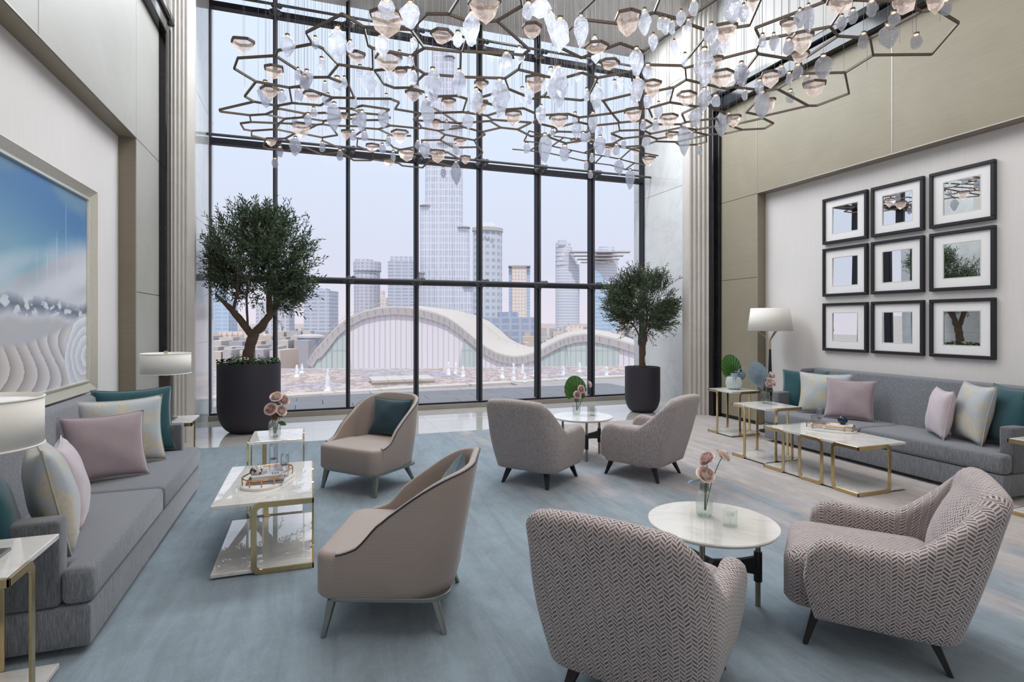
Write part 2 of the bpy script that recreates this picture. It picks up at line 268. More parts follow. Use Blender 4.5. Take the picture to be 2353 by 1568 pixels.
def obj(name,mb,mat,parent=None,smooth=False,bevel=0,seg=2,uv=None,sub=0,ang=40,fix=True):
    me=bpy.data.meshes.new(name); me.from_pydata([tuple(p) for p in mb.v],[],mb.f); me.materials.append(mat)
    bm=bmesh.new(); bm.from_mesh(me)
    if fix: bmesh.ops.recalc_face_normals(bm,faces=bm.faces)
    if bevel:
        es=[e for e in bm.edges if len(e.link_faces)==2 and e.calc_face_angle(0)>R(30)]
        bmesh.ops.bevel(bm,geom=es,offset=bevel,segments=seg,profile=.5,affect='EDGES',clamp_overlap=True)
    bm.to_mesh(me); bm.free()
    if uv=='box':
        u=me.uv_layers.new(name='UVMap')
        for p in me.polygons:
            n=p.normal
            for li in p.loop_indices:
                co=me.vertices[me.loops[li].vertex_index].co
                u.data[li].uv=(co.x,co.y) if abs(n.z)>.7 else ((co.y,co.z) if abs(n.x)>abs(n.y) else (co.x,co.z))
    elif uv:   # per-vertex list (before bevel)
        u=me.uv_layers.new(name='UVMap')
        for l in me.loops: u.data[l.index].uv=uv[l.vertex_index]
    if smooth:
        me.polygons.foreach_set('use_smooth',[True]*len(me.polygons)); me.set_sharp_from_angle(angle=R(ang))
    o=bpy.data.objects.new(name,me); C.objects.link(o)
    if parent: o.parent=parent
    if sub:
        md=o.modifiers.new('sub','SUBSURF'); md.levels=sub; md.render_levels=sub
    return o
def inst(name,me,parent,loc=(0,0,0),rot=(0,0,0),sc=(1,1,1)):
    o=bpy.data.objects.new(name,me); C.objects.link(o); o.parent=parent; o.location=loc; o.rotation_euler=rot; o.scale=sc; return o
def thing(name,label,cat,loc=(0,0,0),rz=0,group=None,kind=None):
    o=bpy.data.objects.new(name,None); C.objects.link(o); o.location=loc; o.rotation_euler=(0,0,rz); o.empty_display_size=.1
    return tag(o,label,cat,group,kind)
def struct(name,mb,mat,parent=None,**k):
    o=obj(name,mb,mat,parent,**k)
    if not parent: o['kind']='structure'
    return o
def box(x0,x1,y0,y1,z0,z1): return MB().box(x0,x1,y0,y1,z0,z1)
def copy_tree(o,parent=None):
    c=o.copy(); C.objects.link(c)
    if parent: c.parent=parent
    for ch in [q for q in bpy.data.objects if q.parent==o and q!=c]: copy_tree(ch,c)
    return c
def sm(a,b,x):
    t=min(1,max(0,(x-a)/(b-a))); return t*t*(3-2*t)
def rrect(w,h,r,n=6,cx=0,cy=0):
    P=[]
    for sx,sy,a0 in ((1,1,0),(-1,1,90),(-1,-1,180),(1,-1,270)):
        for k in range(n+1):
            a=R(a0+90*k/n); P.append((cx+sx*(w/2-r)+r*math.cos(a),cy+sy*(h/2-r)+r*math.sin(a)))
    return P
# ================================================================== ROOM
XL,XR=-1.68,6.08; CEIL=6.72; BACK=-3.0; YW=9.6
fl=struct('floor',box(-2.2,6.6,BACK,9.75,-.12,-.004),M['marble_floor'])
cx0=-1.9
for i in range(5):                                   # polished slabs of the bay
    for j in range(2):
        x0=-1.6+i*1.62; y0=7.42+j*1.12
        struct('floor_slab',box(x0+.0015,x0+1.6185,y0+.0015,y0+1.1185,-.02,0),M['marble_floor'],fl,bevel=.001,seg=1)
cp=struct('floor_carpet',box(-1.83,6.23,BACK,7.5,-.01,.004),M['carpet'],fl)
ce=struct('ceiling',box(-2.2,6.6,BACK,9.75,CEIL,CEIL+.2),M['ceiling'])
for x,y,n_ in ((3.37,8.7,'middle one of the three'),(1.2,8.7,'leftmost of the three'),(5.3,8.7,'rightmost of the three')):
    o=obj('ceiling_downlight',MB().lathe([(.11,CEIL+.001),(.11,CEIL-.012),(.085,CEIL-.014),(.08,CEIL-.004)],24),M['plaster']); o.location=(x,y,0)
    tag(o,'round recessed downlight in the pale ceiling by the window, '+n_,'downlight','ceiling downlights')
struct('wall_back',box(-2.2,6.6,BACK-.2,BACK,0,CEIL),M['plaster'])
def panels(side,X,nich,mat,segs,sgn):
    """panelled wall: recess back, stone-like panels, steel edge strips. sgn=+1 when the solid lies towards +X"""
    w=struct('wall_'+side,box(*sorted((nich,nich+sgn*.2)),BACK,6.75,0,3.6),M['paper'])
    xa,xb=sorted((X,X+sgn*.6))
    for (y0,y1,z0,z1) in segs:
        obj('wall_panel',box(xa,xb,y0+.003,y1-.003,z0+.003,z1-.003),mat,w,bevel=.002,seg=1)
    obj('panel_core',box(*sorted((X+sgn*.012,X+sgn*.55)),6.68 if sgn>0 else 6.68,7.4,0,4.95),M['blackframe'],w)
    obj('panel_core',box(*sorted((X+sgn*.012,X+sgn*.55)),BACK,6.68,3.36,4.95),M['blackframe'],w)
    return w
YN=6.55
wr=panels('right',XR,6.23,M['panel_right'],[(YN,7.36,.05,2.14),(YN,7.36,2.14,3.355),(YN,7.36,3.355,4.82),(4.52,YN,3.365,4.82),(2.47,4.52,3.365,4.82),(.42,2.47,3.365,4.82),(-3,.42,3.365,4.82)],1)
obj('niche_reveal',box(XR+.004,6.24,YN-.012,YN+.002,0,3.36),M['reveal'],wr); obj('niche_reveal',box(XR+.004,6.24,BACK,YN,3.352,3.366),M['reveal'],wr)
obj('edge_strip',box(XR-.004,XR+.008,YN-.013,YN-.001,0,3.37),M['strip'],wr); obj('edge_strip',box(XR-.004,XR+.008,BACK,YN,3.356,3.368),M['strip'],wr)
for y in (YN,4.52,2.47,.42): obj('edge_strip',box(XR-.003,XR+.01,y-.005,y+.005,3.37,4.82),M['strip'],wr)
YNL=6.67
wl=panels('left',XL,-1.83,M['panel_left'],[(YNL,7.58,.05,1.8),(YNL,7.58,1.8,3.36),(YNL,7.58,3.36,4.9),(4.5,YNL,3.365,4.9),(2.3,4.5,3.365,4.9),(.1,2.3,3.365,4.9),(-3,.1,3.365,4.9)],-1)
obj('niche_reveal',box(-1.84,XL-.004,YNL-.012,YNL+.002,0,3.36),M['reveal'],wl); obj('niche_reveal',box(-1.84,XL-.004,BACK,YNL,3.352,3.366),M['reveal'],wl)
obj('edge_strip',box(XL-.008,XL+.004,YNL-.011,YNL-.003,0,3.37),M['strip'],wl); obj('edge_strip',box(XL-.008,XL+.004,BACK,YNL,3.357,3.367),M['strip'],wl)
obj('panel_core',box(-2.3,XL-.012,7.38,7.7,0,4.95),M['blackframe'],wl); obj('panel_core',box(XR+.012,6.6,7.3,7.45,0,4.95),M['blackframe'],wr)
struct('baseboard_right',box(XR-.006,XR+.02,YN,7.36,0,.05),M['blackframe']); struct('baseboard_left',box(XL-.02,XL+.006,YNL,7.58,0,.05),M['blackframe'])
# black marble portal frames
t1=struct('trim_1',box(5.965,XR+.3,7.36,7.5,0,5.06),M['black_marble'],bevel=.012,seg=2); obj('portal_head',box(5.965,XR+.3,BACK,7.37,4.80,4.98),M['black_marble'],t1,bevel=.01)
obj('inner_fillet',box(6.03,XR+.2,7.30,7.37,0,4.83),M['black_marble'],t1,bevel=.006); obj('outer_head',box(5.91,XR+.1,BACK,7.49,4.98,5.08),M['black_marble'],t1,bevel=.02)
t2=struct('trim_2',box(XL-.3,-1.60,7.58,7.80,0,5.0),M['black_marble'],bevel=.012,seg=2); obj('portal_head',box(XL-.3,-1.60,BACK,7.60,4.88,5.06),M['black_marble'],t2,bevel=.01)
obj('outer_head',box(XL-.1,-1.565,BACK,7.83,5.06,5.16),M['black_marble'],t2,bevel=.02)
# upper walls above the frames, fluted jambs, bay returns
struct('wall_right_upper',box(6.12,6.6,BACK,7.5,5.0,CEIL),M['upper']); struct('wall_left_upper',box(-2.3,-1.72,BACK,7.8,5.0,CEIL),M['upper'])
def jamb(n,poly,ribs,mat,name):
    o=struct(name,MB().prism(poly,0,CEIL),mat)
    for (x,y,r) in ribs: obj('flute',MB().lathe([(r,0),(r,CEIL-.001)],20,(x,y)),mat,o,smooth=True)
    return o
def lerp(a,b,t): return (a[0]+(b[0]-a[0])*t,a[1]+(b[1]-a[1])*t)
a,b=(6.0,7.46),(5.73,7.66)
jamb(1,[(6.02,7.44),a,b,(5.73,7.82),(6.6,7.82),(6.6,7.44)],[(*lerp(a,b,t),r) for t,r in ((.1,.024),(.3,.028),(.5,.028),(.7,.028),(.92,.03))],M['marble_jamb'],'trim_3')
a,b=(-1.60,7.80),(-1.39,8.02)
jamb(2,[(-1.62,7.79),a,b,(-1.39,8.12),(-2.2,8.12),(-2.2,7.79)],[(*lerp(a,b,t),r) for t,r in ((.12,.018),(.30,.02),(.47,.02),(.64,.02))],M['marble_jamb'],'trim_4')
wbr=struct('wall_bay_right',box(6.143,6.6,7.8,9.97,0,CEIL),M['marble_wall']); 
wbl=struct('wall_bay_left',box(-2.2,-1.466,8.1,9.97,0,CEIL),M['marble_wall'])
for z in (1.9,3.9,5.8): obj('stone_joint',box(6.1405,6.15,7.82,9.97,z,z+.004),M['curb'],wbr)
for z in (1.2,2.9,4.6): obj('stone_joint',box(-1.47,-1.4645,8.12,9.97,z,z+.004),M['curb'],wbl)
struct('trim_5',box(-1.466,6.143,YW-.1,YW+.16,0,.075),M['curb'],bevel=.004)       # stone kerb below the glazing
# ------------------------------------------------------------------ curtain wall
MX=[-1.466,-.547,.556,1.673,2.795,3.905,5.002,6.143]; TZ=[2.16,4.25,6.33]
win=thing('window_1','','',kind='structure'); del win['kind']; win['kind']='structure'
obj('sill_bar',box(-1.466,6.143,YW-.03,YW+.03,.075,.10),M['dark_metal'],win)
for x in MX:
    a,b=(x-.03,x+.03)
    if x==MX[0]: a,b=x,x+.012
    if x==MX[-1]: a,b=x-.03,x
    obj('mullion',box(a,b,YW-.02,YW+.14,.10,CEIL),M['dark_metal'],win,bevel=.004,seg=1)
for z in TZ:
    obj('transom',box(-1.466,6.143,YW-.015,YW+.12,z-.042,z+.042),M['dark_metal'],win,bevel=.004,seg=1)
    obj('brace_rod',MB().tube([(-1.466,YW-.25,z+.015),(6.13,YW-.25,z+.015)],.021,10),M['grey_metal'],win,smooth=True)
for i in range(7):
    zs=[.10]+TZ+[CEIL]
    for k in range(4):
        z0=zs[k]+(.042 if k else 0); z1=zs[k+1]-(.042 if k<3 else 0)
        obj('glass_pane',MB().add([(MX[i]+.02,YW+.05,z0),(MX[i+1]-.02,YW+.05,z0),(MX[i+1]-.02,YW+.05,z1),(MX[i]+.02,YW+.05,z1)],[(0,1,2,3)]),M['pane'],win)
fit=None
for x in MX[1:-1]:
    obj('tie_rod',MB().tube([(x+.012,YW-.06,.1),(x+.012,YW-.06,CEIL)],.016,8),M['grey_metal'],win,smooth=True)
    for z in TZ:
        mb=MB().ball((0,0,0),.1,20,8,(1,.16,.62)); mb.tube([(.0,.02,0),(0,-.16,.02)],[.03,.03],10); mb.ball((.075,-.14,.035),.042,10,8); mb.tube([(0,-.14,.03),(.075,-.14,.035)],.018,8)
        mb.tube([(.01,.0,.24),(.012,-.03,.03),(.012,-.03,-.03),(.01,0,-.24)],[.006,.024,.024,.006],8); mb.ball((0,-.17,.02),.05,12,8,(1,.4,1))
        if fit is None: fit=obj('clamp_fitting',mb,M['grey_metal'],win,smooth=True); fit.location=(x,YW-.04,z)
        else: inst('clamp_fitting',fit.data,win,(x,YW-.04,z))
# ================================================================== FURNITURE
def fin_foot(mb,x,y,r=.028,h=.035): mb.lathe([(r*.8,0),(r,h)],14,(x,y)); return mb
def sofa(label,x,y,mir):
    """3 seat-long two cushion sofa; local x: length along Y world, local +y = front. origin centre of back on floor"""
    L=2.62; D=.86
    t=thing('sofa',label,'sofa',(x,y,.004),R(90) if mir>0 else R(-90),'grey two cushion sofas')
    f=.035
    # local: x in [-L/2, L/2]; front at y=D, back at y=0
    ob=lambda n,mb,m='sofa',b=.018: obj(n,mb,M[m],t,smooth=True,bevel=b,seg=3)
    ob('base',box(-L/2+.005,L/2-.005,.05,D-.012,f,.222),'sofa',.012)
    for s in (-1,1):
        x0,x1=sorted((0,s*(L/2))); xi0,xi1=sorted((s*.004,s*(L/2-.115)))
        P=[(s*.004,.24),(s*(L/2-.115),.24),(s*(L/2-.115),D-.125),(s*(L/2),D-.125),(s*(L/2),D),(s*.004,D)]
        if s<0: P=P[::-1]
        mb=MB().prism(P,.226,.392); ob('seat_cushion',mb,'sofa',.034)
        xa,xb=sorted((s*(L/2-.11),s*(L/2)));
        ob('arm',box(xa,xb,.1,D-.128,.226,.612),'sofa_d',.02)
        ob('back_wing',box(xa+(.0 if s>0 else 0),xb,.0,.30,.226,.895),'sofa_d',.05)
        for yy in (.1,D-.1): obj('foot',fin_foot(MB(),s*(L/2-.12),yy),M['blackwood'],t,smooth=True)
    # raked backrest
    N=14; P=[]; 
    prof=[(.03,.222),(.03,.87),(.06,.905),(.115,.905),(.15,.885),(.24,.42),(.25,.222)]
    mb=MB().add([(-L/2+.105,a,b) for a,b in prof]+[(L/2-.105,a,b) for a,b in prof],[tuple(range(7)),tuple(range(13,6,-1))]+[(i,(i+1)%7,7+(i+1)%7,7+i) for i in range(7)])
    ob('backrest',mb,'sofa',.012)
    return t
# left sofa faces +X, right sofa faces -X
sofa('long grey sofa under the large blue painting',-.93-.86,4.34,-1)
sofa('long grey sofa under the nine framed mirrors',5.35+.86,4.34,1)
def pillow_mesh(w,h,t,mat,seed,name='cushion'):
    n=22; r=random.Random(seed); ph=[r.uniform(0,6) for _ in range(4)]
    mb=MB()
    def P(u,v,s):
        x=w/2*u*(1-.10*(1-v*v)); y=h/2*v*(1-.10*(1-u*u))
        e=max(0,(1-u*u)*(1-v*v)); z=s*t/2*e**.42
        wr=.0025*math.sin(5*u+3*v+ph[0])+.002*math.sin(6*v-4*u+ph[1]); z+=s*wr*min(1,e*3)
        if abs(u)>.6 and abs(v)>.6: z+=s*.004*math.sin(30*(u*v)+ph[2])*e
        return (x,z,y+h/2)
    for s in (1,-1):
        G=[[P(-1+2*i/n,-1+2*j/n,s) for i in range(n+1)] for j in range(n+1)]
        mb.grid(G if s>0 else [row[::-1] for row in G])
    o=obj(name,mb,mat,None,smooth=True,ang=70)
    bm=bmesh.new(); bm.from_mesh(o.data); bmesh.ops.remove_doubles(bm,verts=bm.verts,dist=.0006); bm.to_mesh(o.data); bm.free()
    o.data.polygons.foreach_set('use_smooth',[True]*len(o.data.polygons))
    return o
def pillow(label,x,y,z,w,h,t,mat,rz,lean,roll=0,seed=1,group=None,cat='cushion'):
    """stands on its lower edge; local +y normal after rz; lean tips the top back"""
    o=pillow_mesh(w,h,t,M[mat],seed)
    o.matrix_world=Matrix.Translation((x,y,z))@Matrix.Rotation(R(rz),4,'Z')@Matrix.Rotation(R(lean),4,'X')@Matrix.Rotation(R(roll),4,'Y')
    # piped seam as a part
    n=10; pts=[]
    for k in range(4*n):
        s=k//n; f=-1+2*(k%n)/n; u,v=((f,-1),(1,f),(-f,1),(-1,-f))[s]
        pts.append((w/2*u*(1-.10*(1-v*v)),0,h/2*v*(1-.10*(1-u*u))+h/2))
    obj('piped_seam',MB().tube(pts,.0035,6,closed=True),M[mat],o,smooth=True)
    return tag(o,label,cat,group)
SZ=.40
# right sofa (normal towards -X): rz=90 turns local +y to -X
pillow('dark teal cushion at the window end of the right-hand sofa',5.74,5.42,SZ,.54,.50,.15,'teal',118,16,0,1,'sofa cushions')
pillow('gold and grey floral cushion behind the mauve cushion on the right-hand sofa',5.72,5.09,SZ,.58,.50,.16,'floral',122,16,0,2,'sofa cushions')
pillow('mauve velvet cushion leaning at the window half of the right-hand sofa',5.66,4.72,SZ-.002,.50,.47,.14,'mauve',118,20,0,3,'sofa cushions')
pillow('pale blush cushion seen edge-on on the right-hand sofa',5.66,3.78,SZ,.46,.46,.18,'pale',50,10,0,4,'sofa cushions')
pillow('gold and grey floral cushion between blush and teal on the right-hand sofa',5.68,3.52,SZ,.50,.54,.20,'floral',58,12,0,5,'sofa cushions')
pillow('teal cushion against the near arm of the right-hand sofa',5.74,3.28,SZ,.52,.54,.18,'teal',62,12,0,6,'sofa cushions')
# left sofa (normal towards +X)
pillow('dark teal cushion at the window end of the left-hand sofa',-1.36,5.42,SZ,.58,.56,.15,'teal',-155,14,0,7,'sofa cushions')
pillow('gold and grey floral cushion behind the mauve cushion on the left-hand sofa',-1.36,5.06,SZ,.58,.52,.16,'floral',-155,14,0,8,'sofa cushions')
pillow('mauve velvet cushion in the middle of the left-hand sofa',-1.33,4.62,SZ-.002,.50,.47,.15,'mauve',-152,18,0,9,'sofa cushions')
pillow('pale blush cushion seen edge-on on the left-hand sofa',-1.20,3.72,SZ,.42,.46,.16,'pale',-74,12,0,10,'sofa cushions')
pillow('gold and grey floral cushion against the blush one on the left-hand sofa',-1.17,3.43,SZ,.52,.52,.20,'floral',-66,12,0,11,'sofa cushions')
pillow('teal cushion against the near arm of the left-hand sofa',-1.31,3.20,SZ,.46,.46,.17,'teal',-66,12,0,12,'sofa cushions')
# ------------------------------------------------------------------ marble and brass tables
def flatbar_loop(path,r,wd,th):
    """flat bar: closed polyline path of (along, z) in a vertical face -> returns (outer,inner) outlines"""
def corner_loop(mb,A,ux,La,uy,Lb,h,bw=.032,th=.010,r=.05):
    """brass bar frame folded round the table corner A. legs stand La along ux and Lb along uy from the corner."""
    for (u,L,nrm) in ((ux,La,uy),(uy,Lb,ux)):
        u=Vector((*u,0)); n=Vector((*nrm,0)); a=Vector((*A,0)); seg=6
        out=[(0,h)]; out+=[(L-r+r*math.sin(R(90*k/seg)),h-r+r*math.cos(R(90*k/seg))) for k in range(seg+1)]
        out+=[(L-r+r*math.cos(R(90*k/seg)),r-r*math.sin(R(90*k/seg))) for k in range(seg+1)]; out+=[(0,0)]
        ri=r-bw*.6; inn=[(0,h-bw)]; inn+=[(L-bw-ri+ri*math.sin(R(90*k/seg)),h-bw-ri+ri*math.cos(R(90*k/seg))) for k in range(seg+1)]
        inn+=[(L-bw-ri+ri*math.cos(R(90*k/seg)),bw+ri-ri*math.sin(R(90*k/seg))) for k in range(seg+1)]; inn+=[(0,bw)]
        N=len(out); V=[]
        for off in (0,th):
            for P in (out,inn):
                V+=[a+u*p[0]+Vector((0,0,p[1]))+n*(off-.0) for p in P]
        F=[]
        for i in range(N-1):
            F+=[(i,i+1,N+i+1,N+i),(2*N+i,3*N+i,3*N+i+1,2*N+i+1),(i,2*N+i,2*N+i+1,i+1),(N+i,N+i+1,3*N+i+1,3*N+i)]
        F+=[(0,N,3*N,2*N),(N-1,3*N-1,4*N-1,2*N-1)]
        mb.add(V,F)
    return mb
def face_loop(mb,A,u,L0,L1,n,h,bw=.032,th=.010,r=.05):
    u=Vector((*u,0)); n=Vector((*n,0)); a=Vector((*A,0)); w=L1-L0
    o=[(x+L0+w/2,y+h/2) for x,y in rrect(w,h,r,6)]; i_=[(x+L0+w/2,y+h/2) for x,y in rrect(w-2*bw,h-2*bw,r-bw*.6,6)]; N=len(o)
    V=[a+u*p[0]+Vector((0,0,p[1]))+n*q for q in (0,th) for P in (o,i_) for p in P]; F=[]
    for i in range(N):
        j=(i+1)%N; F+=[(i,j,N+j,N+i),(2*N+i,3*N+i,3*N+j,2*N+j),(i,2*N+i,2*N+j,j),(N+i,N+j,3*N+j,3*N+i)]
    return mb.add(V,F)
def marble_table(name,label,cat,x0,x1,y0,y1,h,side,mid,lx,ly,group,corners=None):
    """side=+1: open loops stand on the x1 edge; -1 on the x0 edge"""
    X=x1 if side>0 else x0; cx,cy=(x0+x1)/2,(y0+y1)/2
    t=thing(name,label,cat,(cx,cy,.004),0,group)
    a0,a1,b0,b1=x0-cx,x1-cx,y0-cy,y1-cy; Xl=X-cx; s=side
    obj('marble_top',box(a0,a1,b0,b1,h-.022,h),M['marble_top'],t,bevel=.003,seg=2); obj('marble_base',box(a0,a1,b0,b1,.012,.034),M['marble_top'],t,bevel=.003)
    e=.0105
    for (sx,sy) in (corners or ((s,-1),(s,1))):
        if sx=='face': obj('brass_frame',face_loop(MB(),(a0-e,b0),(0,1),0,ly+.1,(1,0),h-.003),M['brass'],t,bevel=.0015,seg=1); continue
        A_=((a1 if sx>0 else a0)+sx*e,(b1 if sy>0 else b0)+sy*e)
        obj('brass_frame',corner_loop(MB(),A_,(-sx,0),lx,(0,-sy),ly,h-.003),M['brass'],t,bevel=.0015,seg=1)
    if mid: obj('brass_frame',face_loop(MB(),(Xl+s*.0005,b0),(0,1),mid[0],mid[1],(s,0),h-.003),M['brass'],t,bevel=.0015,seg=1)
    return t
marble_table('coffee_table','low white marble coffee table on brass loops before the left-hand sofa','table',-.553,0,3.65,4.60,.428,1,(.335,.615),.35,.27,'marble and brass tables')
marble_table('coffee_table','low white marble coffee table on brass loops before the right-hand sofa','table',4.387,4.965,3.56,4.61,.428,-1,(.345,.625),.39,.27,'marble and brass tables')
marble_table('side_table','tall marble and brass side table with a rose vase beside the left coffee table','side table',-.45,-.07,4.66,5.12,.588,1,None,.33,.2,'marble and brass tables',((1,1),('face',0)))
marble_table('side_table','tall marble and brass side table with blue fan leaf vase, end of right coffee table','side table',4.44,4.90,4.655,5.13,.588,-1,None,.36,.2,'marble and brass tables',((1,-1),(-1,1)))
marble_table('side_table','tall marble and brass side table holding the ribbed ceramic pot by the right wall','side table',5.09,5.53,5.92,6.36,.588,-1,None,.34,.2,'marble and brass tables',((1,-1),(-1,1)))
marble_table('side_table','marble and brass side table behind the window end of the left-hand sofa','side table',-1.48,-1.03,5.76,6.2,.588,1,None,.3,.18,'marble and brass tables',((1,-1),(-1,1)))
marble_table('side_table','marble and brass side table at bottom left corner beside near sofa arm','side table',-1.50,-1.02,2.49,2.93,.588,1,None,.3,.2,'marble and brass tables',((1,-1),(-1,1)))
marble_table('side_table','marble side table just showing at the right edge beside near sofa arm','side table',5.12,5.6,2.42,2.86,.588,-1,None,.3,.2,'marble and brass tables',((1,-1),(-1,1)))
# ------------------------------------------------------------------ round tables
def round_table(label,x,y,rot,h=.445,r=.33):
    t=thing('round_table',label,'table',(x,y,.004),R(rot),'round marble tables')
    obj('marble_top',MB().lathe([(r-.014,h-.022),(r-.003,h-.012),(r,h-.006),(r-.003,h)],72),M['marble_top'],t,smooth=True)
    lr=.24
    for k in range(3):
        a=R(120*k); c=(lr*math.cos(a),lr*math.sin(a))
        obj('leg',MB().lathe([(.0135,0),(.0135,h-.022)],16,c),M['champagne'],t,smooth=True); obj('leg_sleeve',MB().lathe([(.021,.13),(.021,.285)],20,c),M['blackwood'],t,smooth=True,bevel=.002)
        mb=MB(); n=10; V=[]
        for i in range(n+1):
            f=i/n; px,py=c[0]*(1-f),c[1]*(1-f); hw=.052*(1-f)**2*.0+ .028+.022*(1-f)**3; nx,ny=-math.sin(a)*.012,math.cos(a)*.012; zc=.215-.02*math.sin(f*PI)*0
            V+=[(px-nx,py-ny,zc-hw),(px+nx,py+ny,zc-hw),(px+nx,py+ny,zc+hw),(px-nx,py-ny,zc+hw)]
        F=[(3,2,1,0),(4*n,4*n+1,4*n+2,4*n+3)]+[(4*i+k2,4*i+(k2+1)%4,4*i+4+(k2+1)%4,4*i+4+k2) for i in range(n) for k2 in range(4)]
        obj('brace',mb.add(V,F),M['blackwood'],t,smooth=True)
    return t
round_table('round white marble table between the two nearest chevron armchairs',1.985,2.455,-20); round_table('round white marble table near the window between two farther chevron armchairs',2.835,5.66,13)
# ------------------------------------------------------------------ armchairs
def upath(W_,front,back,rc,n=10,m=14):
    """U in plan: right arm front -> back -> left arm front. returns points, arclength, outward normals"""
    P=[]
    for i in range(m): P.append((W_/2,front+(back+rc-front)*i/m,1,0))
    for k in range(n+1): a=R(-90*k/n); P.append((W_/2-rc+rc*math.cos(a),back+rc+rc*math.sin(a),math.cos(a),math.sin(a)))
    for i in range(1,m): P.append((W_/2-rc-(W_-2*rc)*i/m,back,0,-1))
    for k in range(n+1): a=R(-90-90*k/n); P.append((-W_/2+rc+rc*math.cos(a),back+rc+rc*math.sin(a),math.cos(a),math.sin(a)))
    for i in range(1,m+1): P.append((-W_/2,back+rc+(front-back-rc)*i/m,-1,0))
    s=[0]
    for a,b in zip(P,P[1:]): s.append(s[-1]+math.hypot(b[0]-a[0],b[1]-a[1]))
    return P,s
def shell(W_,front,back,rc,hf,th,z0,leanf,taper,frontcut,parent,name,mat,zin=.2,rim=.5,ntop=6,piping=None,bulge=0):
    P,s=upath(W_,front,back,rc); S=s[-1]; rows=[]; UV=[]; pipe=[]; pipe_in=[]
    for (x,y,nx,ny),si in zip(P,s):
        q=si/S; h=hf(x,y,q); T=th(x,y,q); ln=leanf(x,y,q); row=[]; uv=[]; nz=12
        def lean(z): f=max(0,(z-z0)/(.8-z0)); return -ln*f**1.15
        def put(off,z,vv):
            f=(z-z0)/(.6-z0); tp=1-taper*(1-min(1,f))**2; bl=bulge*math.sin(PI*min(1,max(0,f)))
            X=(x-nx*off+nx*bl)*tp; Y=(y-ny*off+ny*bl*0)*(1-(1-tp)*.7)
            # front edge of arm falls back towards the floor
            if frontcut and y>front-.12: Y-=frontcut*(1-min(1,f))**2*((y-(front-.12))/.12)
            row.append((X,Y+lean(z),z)); uv.append((si,vv))
        rr=T*rim
        put(T*.5,z0-.012,z0-.04); put(.012,z0-.006,z0-.01)
        for k in range(nz+1): z=z0+(h-rr-z0)*k/nz; put(0,z,z)
        for k in range(1,ntop): a=PI*k/ntop; put(T/2-T/2*math.cos(a),h-rr+rr*math.sin(a),h-rr+T*1.3*k/ntop)
        for k in range(9): z=(h-rr)+(zin-(h-rr))*k/8; put(T,z,h+T+(h-rr-z))
        rows.append(row); UV+=uv; pipe.append(row[2+nz]); pipe_in.append(row[2+nz+ntop])
    n=len(rows[0]); mb=MB().grid(rows); mb.f.append(tuple(range(n))); L=(len(rows)-1)*n; mb.f.append(tuple(L+i for i in range(n-1,-1,-1)))
    o=obj(name,mb,mat,parent,smooth=True,uv=UV,ang=75)
    if piping: obj('piping',MB().tube([Vector(p)+Vector((0,0,.004)) for p in pipe],.0045,6),piping,parent,smooth=True)
    return o
def leg4(parent,pts,mat,z1,a0=.012,a1=.024,square=True,splay=1.0,name='leg'):
    for (x,y,tx,ty) in pts:   # foot xy, top xy
        mb=MB(); V=[]
        for (cx,cy,z,a) in ((x,y,0,a0),(tx,ty,z1,a1)): V+=[(cx-a,cy-a*.7,z),(cx+a,cy-a*.7,z),(cx+a,cy+a*.7,z),(cx-a,cy+a*.7,z)]
        mb.add(V,[(3,2,1,0),(4,5,6,7),(0,1,5,4),(1,2,6,5),(2,3,7,6),(3,0,4,7)]); obj(name,mb,mat,parent,bevel=.003,seg=1)
def rounded_block(x0,x1,y0,y1,z0,z1,rc,crown=0,n=8,lay=5,er=.03):
    """block with rounded plan corners and soft top edge, for seats"""
    cx,cy=(x0+x1)/2,(y0+y1)/2; mb=MB(); rings=[]
    levels=[(z0,-.012),(z0+.015,0),(z1-er,0)]+[(z1-er+er*math.sin(R(90*k/lay)),-er*(1-math.cos(R(90*k/lay)))) for k in range(1,lay+1)]
    for z,ins in levels: rings.append([(x,y,z) for x,y in rrect(x1-x0+2*ins,y1-y0+2*ins,max(.01,rc+ins),n,cx,cy)])
    top=rings[-1]
    for f in (.75,.45,.15): rings.append([(cx+(x-cx)*f,cy+(y-cy)*f,z1+crown*(1-f*f)) for x,y,z in top])
    mb.grid(rings,closed=True); N=len(top); mb.f.append(tuple(range(N-1,-1,-1))); mb.f.append(tuple((len(rings)-1)*N+i for i in range(N)))
    return mb
